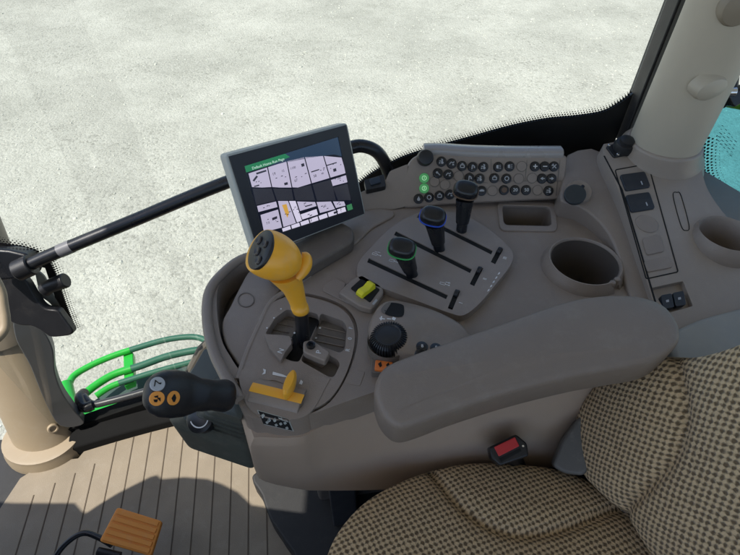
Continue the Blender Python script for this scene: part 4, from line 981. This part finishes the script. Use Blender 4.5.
# ================================================================== REAR SIDE PANEL, PILLAR, QUARTER GLASS
slab('curved_shoulder', C2([(568, 154), (563, 180), (561, 200), (580, 206), (599, 221), (612, 240), (620, 262), (629, 292), (640, 308), (656, 310), (641, 262), (624, 205), (603, 152)], 3), PL(P(640, 300, ZD + .004), (0, -math.sin(R(9)), math.cos(R(9)))), .06, deckM, con, .004)
rp_ = reg('rear_side_panel', 'moulded side panel behind the console with a column of switches and a round bowl', 'side panel', P(680, 300, ZD))
rpn = slab('panel', RPo, RH, .075, mat('panel_plastic', (.31, .258, .215), .36, bump=.5), rp_, .004)
def cyl2(c, r): return prism('cutter', [V((p.x, p.y, RZ + .03)) for p in circ(c, cz, r, 48)], (0, 0, -.1), None)
boolean(rpn, [cyl2(bowlC, .040), cutter(R2([(651, 288), (683, 281), (693, 306), (667, 313)], 1.5), RH, .008)])
def outline(name, pts, pl, wd, m, parent, closed=True, r=2, off=0):
    q = R2(pts, r) if closed else pts; q = list(q) + ([q[0]] if closed else [])
    return strip(name, [pl.hit(a, b, off) for a, b in q], wd, pl.n, .0007, m, parent, smooth=False)
outline('seam_line', [(615, 170), (648, 164), (678, 272), (646, 279)], RH, .0016, voidM, rp_)
outline('long_seam', [(604, 156), (622, 190), (640, 250), (657, 308), (664, 330)], RH, .0022, voidM, rp_, closed=False)
outline('oval_seam', C2([(673, 196), (677, 192.5), (681, 196), (689, 226), (686, 230.5), (681, 226)], 4), RH, .001, voidM, rp_)
for a, b, w_, h_, sk in ((635.5, 180.5, 12.5, 8, 3), (640.5, 201.5, 12, 8.5, 3)):
    sb_ = slab('rocker_switch', R2([(a - w_ - sk, b - h_ + 2), (a + w_ - sk, b - h_ - 1.5), (a + w_ + sk, b + h_ - 2), (a - w_ + sk, b + h_ + 2)], 2.5), RO(.003), .004, mat('switch_navy', (.018, .022, .03), .4, bump=.2), rp_, .0012)
    multi('switch_mark', [[RO(.003).hit(p, q) for p, q in ((a + 5, b + 1), (a + 6, b + .6), (a + 7.4, b + 4), (a + 6.4, b + 4.4))]], cz, .0003, greyP, sb_)
lathe('round_blank', RH.hit(647, 224), RH.n, [(.0165, -.002), (.0165, .001), (.0155, .0018), (0, .0018)], deckM, rp_, 32)
slab('square_blank', R2([(642, 238), (660, 234), (665, 251), (647, 255)], 3), RO(.002), .003, deckM, rp_, .001)
slab('flat_blank', R2([(644, 261), (669, 256), (673, 267), (648, 272)], 2.5), RO(.002), .003, deckM, rp_, .001)
for a, b in ((667.5, 301), (679.5, 298.5)):
    wsw = slab('window_switch', R2([(a - 6.5, b - 6), (a + 4, b - 8), (a + 7, b + 6), (a - 3.5, b + 8)], 1.8), RO(.003), .008, mat('switch_navy', (.018, .022, .03), .4), rp_, .0015)
    multi('switch_mark', [[RO(.003).hit(a + p, b + q) for p, q in ((-1.6, -.8), (1.2, -1.4), (1.6, .8), (-1.2, 1.4))]], cz, .0003, greyP, wsw)
# black screwed-down mount with its wire
mic = reg('black_mount', 'small black screwed-down mount with thin wire at the pillar foot', 'mount', P(622, 150, RZ))
slab('base_plate', R2([(606, 146), (628, 139), (640, 152), (614, 157)], 2), RO(.003), .004, blackM, mic, .001)
mc2 = RO(.004).hit(623, 148)
lathe('dome', mc2, RH.n, [(.017, -.002), (.017, .006), (.015, .012), (.012, .013), (.0115, .018), (.006, .020), (0, .020)], blackM, mic, 28)
for u, v in ((609.5, 145.5), (618, 154.5), (633, 152.5)): lathe('screw', RO(.003).hit(u, v), RH.n, [(.0026, -.001), (.0026, .0012), (.0015, .002), (0, .002)], chromeM, mic, 16)
tube('wire', cr([RO(.002).hit(a, b) for a, b in ((632, 142), (642, 141), (648, 145), (647, 151), (640, 154))], 5, False), .0009, blackM, mic, 8)
# socket cap
cap = reg('socket_cap', 'round dark rubber socket cap on the raised shoulder of the console', 'cap', P(575, 195, ZD))
SHP = PL(P(640, 300, ZD + .004), (0, -math.sin(R(9)), math.cos(R(9))))
sp_ = PL(SHP.hit(578, 193, .003), (-.1, -.55, 1))
lathe('socket_ring', sp_.p, sp_.n, [(.024, -.014), (.021, .004), (.019, .007), (.014, .007)], deckM, cap, 36)
cp_ = PL(SHP.hit(575, 194.5, .016), (-.2, -.6, 1))
lathe('cap_disc', cp_.p, cp_.n, [(.0155, -.006), (.0165, -.003), (.0165, .001), (.015, .0025), (0, .003)], mat('cap_rubber', (.022, .028, .032), .5, bump=.2), cap, 36)
tube('cap_tab', [cp_.p + V((.010, .010, .002)), cp_.p + V((.017, .018, .003))], .003, blackM, cap, 10)

pil = reg('rear_pillar', 'thick pale grey cab pillar flaring into the side panel at upper right', 'pillar', V((.48, .70, .80)))
PCX, PCY = .481, .733
def pr_ring(z, r, k=48): return [V((PCX + r * math.cos(6.2832 * i / k), PCY + r * math.sin(6.2832 * i / k), z)) for i in range(k)]
pbase = RH.p + V((0, 0, 0)); zpl = RH.p.z + (-(PCX - RH.p.x) * RH.n.x - (PCY - RH.p.y) * RH.n.y) / RH.n.z
def fl_ring(t, r, k=48):
    z = zpl - .004 + (.020 + .004) * t; e = max(0, r - .058); out = []
    for i in range(k):
        x = PCX + e * .7 + (r + e * .2) * math.cos(6.2832 * i / k); y = PCY + e * .35 + r * math.sin(6.2832 * i / k)
        tilt = -((x - PCX) * RH.n.x + (y - PCY) * RH.n.y) / RH.n.z
        out.append(V((x, min(y, gy(x) - .006), z + tilt * (1 - t))))
    return out
loft('flare', [fl_ring(t, r) for t, r in ((-.6, .070), (.0, .066), (.18, .0635), (.4, .0608), (.65, .0590), (.85, .0578), (.97, .0572), (1, .055))], MATS['panel_plastic'], pil, angle=70)
lf = loft('column', [pr_ring(z, r) for z, r in ((zpl + .008, .052), (zpl + .022, .0532), (1.0, .0520), (1.25, .0525), (1.76, .060))], pillM, pil)
kk = bvh(lf)
h, n = onto(kk, 706, 86, 0)
lathe('cap_bump', h - n * .012, (n + V((.5, -.1, -.2))).normalized(), [(.026, 0), (.026, .012), (.023, .019), (.015, .023), (0, .024)], pillM, pil, 36, ex=.7)
h, n = onto(kk, 735, 8, 0)
lathe('cap_bump', h - n * .012, (n + V((.3, -.1, 0))).normalized(), [(.022, 0), (.022, .012), (.019, .018), (0, .021)], mat('sleeve_plastic', (.24, .2, .15)), pil, 36)
hk = reg('pillar_hook', 'metal pin with pale washer and black strap behind the rear pillar', 'hook', PY(717, 92, .74))
hp_ = PY(713, 92, .735)
lathe('washer', hp_, (1, -.25, .15), [(.019, 0), (.019, .004), (.016, .006), (0, .006)], pillM, hk, 30)
tube('pin', [hp_, hp_ + V((.03, -.006, .003))], .0065, chromeM, hk, 16, bevel=.0008)
tube('strap', cr([PY(732, 60, .76), PY(733, 78, .75), PY(730, 92, .74), PY(722, 104, .75)], 5, False), .008, blackM, hk, 10)
slab('knob', R2([(728, 96), (748, 84), (752, 98), (734, 108)], 3), PL(PY(738, 96, .73), (0, -1, .4)), .02, blackS, hk, .003)

# strips of the window frame beside the pillar
wf = reg('window_frame_post', 'slim grey window post with black seal left of the rear pillar', 'window frame', V((.43, .8, .8)))
def post(name, x0, x1, y0, y1, m): return prism(name, [V((x0, y0, 1.74)), V((x1, y0, 1.74)), V((x1, y1, 1.74)), V((x0, y1, 1.74))], (0, 0, -.95), m, wf, .002)
qa = G(641, 90)
post('outer_seal', qa.x - .012, qa.x - .007, .79, .83, blackM); post('grey_post', qa.x - .007, qa.x + .016, .792, .83, mat('post_grey', (.17, .17, .16), .4)); post('inner_seal', qa.x + .016, qa.x + .022, .785, .83, blackM)
post('cover', qa.x + .022, qa.x + .13, .80, .83, pillM)

rq = reg('rear_quarter_window', 'teal tinted rear corner glass with dotted black edge and small sticker', 'window', V((.75, .78, .8)))
gy2 = lambda x: .80 - .12 * (x - .5)
QP = PL((.5, .80, 1), (-.12, -1, 0))
qz = QP.hit(725, 103).z
def wallq(name, x0, x1, z0, z1, m, th=.004, dy=0): return prism(name, [V((x0, gy2(x0) + dy, z0)), V((x1, gy2(x1) + dy, z0)), V((x1, gy2(x1) + dy, z1)), V((x0, gy2(x0) + dy, z1))], (0, th, 0), m, rq)
wallq('teal_pane', .535, 1.3, .45, qz, tealG); wallq('clear_pane', .535, 1.3, qz + .006, 1.7, clearG)
fq = [(700, 140), (699, 160), (701, 178), (710, 196), (724, 215), (742, 238), (775, 275), (775, 330), (690, 300), (660, 140)]
slab('black_border', C2(fq[:7], 3, False) + fq[7:], PL(QP.p + V((0, -.003, 0)), QP.n), .001, fritM, rq)
fqe = [QP.hit(a, b, .005) for a, b in C2(fq[:7], 5, False)]
dots('dot_edge', fqe, lambda p: QP.n, lambda d, n: (lambda o: o if o.x > 0 else -o)(n.cross(d).normalized()), fritM, rq, rows=6, step=.0072, r0=.0035)
slab('edge_trim', [(703, 176), (716, 196), (738, 226), (775, 272), (775, 300), (740, 262), (722, 238), (706, 205)], PL(QP.p + V((0, -.012, 0)), QP.n), .006, mat('dark_trim', (.012, .014, .02), .6, spec=.2), rq, .002)
stl = []
for k in range(5):
    for t in range(5):
        u = 722 + 3.2 * t - 1.2 * k; v = 125 + 3.8 * t + 3.6 * k; l = random.uniform(.5, 1)
        stl.append([QP.hit(a, b, .006) for a, b in ((u, v), (u + 2.6 * l, v + 1.9 * l), (u + 2.2 * l, v + 2.5 * l), (u - .4, v + .6))])
multi('sticker_text', stl, QP.n, .0002, mat('sticker_ink', (.03, .12, .14), .6), rq)
tb = reg('yellow_bar', 'yellow bar outside beyond the rear corner window', 'bar', PY(715, 100, 1.0))
tube('bar', [PY(690, 96, 1.05), PY(745, 106, 1.0)], .009, mat('yellow_paint', (.75, .45, .03), .4), tb, bevel=.001)
lathe('end_cap', PY(745, 106, 1.0), (PY(745, 106, 1.0) - PY(690, 96, 1.05)), [(.0, 0), (.010, .001), (.010, .006), (0, .008)], blackM, tb)
# pale panel behind the seat at the right edge
bs_ = reg('rear_shelf', 'pale smooth shelf behind the seat at the right edge', 'shelf', P(730, 335, .75))
slab('shelf', C2([(672, 336), (690, 322), (720, 312), (760, 304), (800, 310), (800, 400), (720, 400), (680, 372)], 4), H(.755), .05, mat('shelf_plastic', (.30, .285, .25), .5, bump=.3), bs_, .008)

# ================================================================== ARMREST
arm = reg('armrest', 'thick dark grey padded armrest over the console, beside the seat', 'armrest', P(540, 360, .7))
AM = mat('armrest_vinyl', (.225, .178, .145), .38, bump=.7, bscale=1400)
A1 = PL(H(.80).hit(520, 350), (0, -.10, 1))
apx = [(377, 386), (383, 371), (398, 361), (450, 342), (500, 325), (560, 304), (600, 296), (636, 296), (662, 304), (676, 320), (679, 336), (671, 347), (652, 358), (620, 364), (585, 370), (545, 379), (500, 391), (450, 407), (415, 420), (398, 423), (386, 414), (379, 400)]
at_ = [A1.hit(a, b) for a, b in C2(apx, 4)]
ac = sum(at_, V((0, 0, 0))) / len(at_)
def outl_n(pts):
    out = []
    for i, p in enumerate(pts):
        d = (pts[(i + 1) % len(pts)] - pts[i - 1]).normalized(); out.append(V((d.y, -d.x, 0)))
    a = sum(o.dot(p - ac) for o, p in zip(out, pts)); return [o * (1 if a > 0 else -1) for o in out]
on = outl_n(at_)
rings = []
for ins, h in ((-.004, -.053), (.0005, -.050), (.003, -.044), (.003, -.010), (.0022, -.0045), (-.0005, -.0012), (-.004, .0), (-.016, .0008)):
    rings.append([p + o * ins + A1.n * h for p, o in zip(at_, on)])
for t in (.7, .4, .1): rings.append([ac.lerp(p + o * -.016, t) + A1.n * (.0015 + .002 * (1 - t * t)) for p, o in zip(at_, on)])
pad_ = loft('pad', rings, AM, arm, angle=80)
prism('hinge_arm', [P(640, 345, .745), P(670, 338, .745), P(670, 350, .745), P(645, 356, .745)], (0, 0, -.1), blackM, arm, .008)

# ================================================================== SEAT
seat = reg('driver_seat', 'driver seat in beige and brown honeycomb fabric at lower right', 'seat', P(560, 560, .3))
def seg_d(p, a, b):
    t = max(0, min(1, (p - a).dot(b - a) / max(1e-9, (b - a).length_squared))); return (p - a.lerp(b, t)).length
def pillow(name, px, pl, hgt, thick, m, parent, grooves=(), extra=None, cpx=None, nr=46, pw=3.2, uvrot=0):
    out = [pl.hit(a, b) for a, b in C2(px, 10)]
    c = pl.hit(*cpx) if cpx else sum(out, V((0, 0, 0))) / len(out)
    G2 = [[pl.hit(a, b) for a, b in C2(g_, 6, False)] for g_, _, _ in grooves]
    rings = []; X, Y, n = pl.x, pl.y, pl.n
    def hfun(p0, s):
        h = hgt * (1 - s ** pw) ** .55
        for (gp, (_, dp, wd)) in zip(G2, grooves):
            d = min(seg_d(p0, a, b) for a, b in zip(gp, gp[1:])); h -= dp * math.exp(-(d / wd) ** 2) + dp * .5 * math.exp(-(d / (wd * 3.5)) ** 2)
        if extra: h += extra(p0)
        return h
    rings.append([c.lerp(p, .97) - n * thick for p in out])
    rings.append([p - n * (thick * .8) for p in out])
    rings.append([p - n * (thick * .4) for p in out]); rings.append(list(out))
    for j in range(nr):
        s = 1 - (j + 1) / (nr + 1) * .995; s = 1 - (1 - s) ** 1.35
        ring = []
        for p in out:
            q = c.lerp(p, s); ring.append(q + n * hfun(q, s))
        rings.append(ring)
    o = loft(name, rings, m, parent, angle=180)
    uv = o.data.uv_layers.new(name='UVMap'); cr_, sr_ = math.cos(uvrot), math.sin(uvrot)
    for poly in o.data.polygons:
        for li in poly.loop_indices:
            v = o.data.vertices[o.data.loops[li].vertex_index].co; d = v - c; a, b = d.dot(X), d.dot(Y)
            side = d.dot(n); k = 1
            if side < 0:
                L = math.hypot(a, b) or 1; k = 1 - side / L
            a, b = a * k, b * k
            uv.data[li].uv = (a * cr_ - b * sr_, a * sr_ + b * cr_)
    return o
CU = PL(P(480, 520, .575), (.02, .0, 1))
pillow('cushion', [(318, 600), (326, 560), (340, 530), (366, 502), (400, 483), (436, 470), (474, 464), (515, 465), (556, 470), (590, 482), (640, 505), (700, 560), (760, 680), (520, 760), (330, 700)], CU, .028, .11, fabM, seat,
       grooves=[([(425, 462), (440, 488), (460, 514), (485, 532), (513, 541), (545, 539), (575, 530), (602, 518), (632, 508)], .010, .005)], cpx=(500, 580), uvrot=.35)
BK = PL(P(610, 500, .60) + V((0, 0, 0)), (-.86, -.30, .42))
pillow('backrest', [(575, 445), (577, 420), (588, 396), (606, 375), (628, 362), (655, 357), (690, 358), (720, 352), (760, 338), (830, 320), (900, 400), (900, 640), (760, 700), (690, 610), (655, 556), (628, 518), (600, 490), (583, 470)], BK, .035, .10, fabM, seat,
       grooves=[([(664, 345), (684, 372), (695, 400), (696, 430), (684, 458), (660, 484), (634, 506), (610, 530)], .010, .006)], cpx=(740, 500), uvrot=.2)
prism('seat_base', [P(360, 560, .45), P(400, 500, .45), P(640, 500, .45), P(760, 640, .45), P(400, 700, .45)], (0, 0, -.40), blackM, seat, .01)
slab('side_trim', R2([(552, 466), (562, 440), (578, 418), (600, 404), (612, 420), (600, 450), (585, 476), (565, 474)], 6), PL(P(575, 445, .63), (-.3, -.5, 1)), .04, mat('trim_grey', (.10, .095, .09), .5, bump=.3), seat, .005)
slab('shade_slab', R2([(430, 505), (462, 456), (520, 428), (560, 410), (612, 396), (640, 440), (610, 510)], 5), H(.53), .12, rubberM, seat, .01)  # dark slab standing in for the shade under the armrest
sb2 = reg('seat_belt_buckle', 'black seat belt buckle with red release button between seat and console', 'buckle', P(510, 455, .56))
BU = PL(P(508, 448, .635), (-.15, -.45, 1))
slab('housing', R2([(489, 447), (516, 434), (527, 443), (529, 456), (500, 466), (491, 458)], 2.5), BU, .035, blackM, sb2, .003)
slab('release_button', R2([(494, 447), (515, 437), (519.5, 446), (499, 456.5)], 1), PL(BU.p + BU.n * .002, BU.n), .006, redM, sb2, .0012)
slab('belt_slot', R2([(499, 458.5), (520, 448), (521.5, 451), (501, 462)], .5), PL(BU.p + BU.n * .0006, BU.n), .002, voidM, sb2)
lathe('rivet', PL(BU.p + BU.n * .001, BU.n).hit(523, 446), BU.n, [(.0016, 0), (.0014, .0008), (0, .001)], chromeM, sb2, 12)
tube('stalk', [BU.hit(510, 452, -.03), P(520, 470, .52)], .012, blackM, sb2)

# ================================================================== PEDAL
pe = reg('brake_pedal', 'orange ribbed pedal pad on a black arm above the mat', 'pedal', P(130, 535, .05))
PP = PL(P(130, 530, .13), (.1, -.15, 1))
pc_ = [(117, 507), (162, 521), (151, 556), (99, 541)]
pdl = slab('pad', R2(pc_, 3), PP, .014, pedalM, pe, .003)
for k in range(5):
    t = (k + .6) / 5.2; a = lerp2(pc_[0], pc_[3], t); b = lerp2(pc_[1], pc_[2], t); a2 = lerp2(a, b, .05); b2 = lerp2(a, b, .95)
    strip('tread', [PP.hit(*a2), PP.hit(*b2)], .009, PP.n, .0025, pedalM, pdl, bevel=.001)
tube('pedal_arm', cr([PP.hit(112, 545, -.012), PP.hit(98, 537, -.014), PP.hit(84, 533, -.016), PP.hit(70, 540, -.02), PP.hit(56, 556, -.03), PP.hit(40, 590, -.05)], 6, False), .006, blackS, pe)
tube('pivot', [PP.hit(98, 551, -.015), PP.hit(120, 556, -.015)], .008, blackM, pe)
# dash and door panels outside the frame that shade the cab
ds = reg('dashboard', 'dark front dashboard, its unseen top shaped to cast the floor shadow', 'dashboard', (-1.3, -.3, 0))
shade_edge = [(-30, 500), (15, 503), (45, 503), (75, 503), (82, 511), (88, 514), (100, 506), (112, 498), (130, 487), (150, 477), (157, 475), (162, 479), (185, 477), (208, 479), (222, 484), (238, 492), (252, 505), (300, 512), (365, 520)]
ZS = .86
de = [P(a, b, .012) + V((SUN_AX, SUN_AY, 1)) * (ZS - .012) for a, b in shade_edge]
prism('dash_shadow_slab', [V((-1.62, -1.1, ZS)), V((-1.62, de[0].y - .02, ZS))] + [V((p.x, p.y, ZS)) for p in de] + [V((de[-1].x, -1.1, ZS))], (0, 0, -.05), deckD, ds)  # added slab, its edge traced back along the sun from the floor shadow
prism('dash_body', [V((-1.6, -1.0, 0)), V((-1.15, -1.0, 0)), V((-1.15, .15, 0)), V((-1.6, .20, 0))], (0, 0, .8), deckD, ds, .03)
dr = reg('left_door', 'lower door panel on the far side of the cab', 'door', (-.2, -1.15, 0))
prism('door_panel', [V((-1.2, -1.15, 0)), V((.92, -1.15, 0)), V((.92, -1.2, 0)), V((-1.2, -1.2, 0))], (0, 0, .6), deckD, dr, .01)
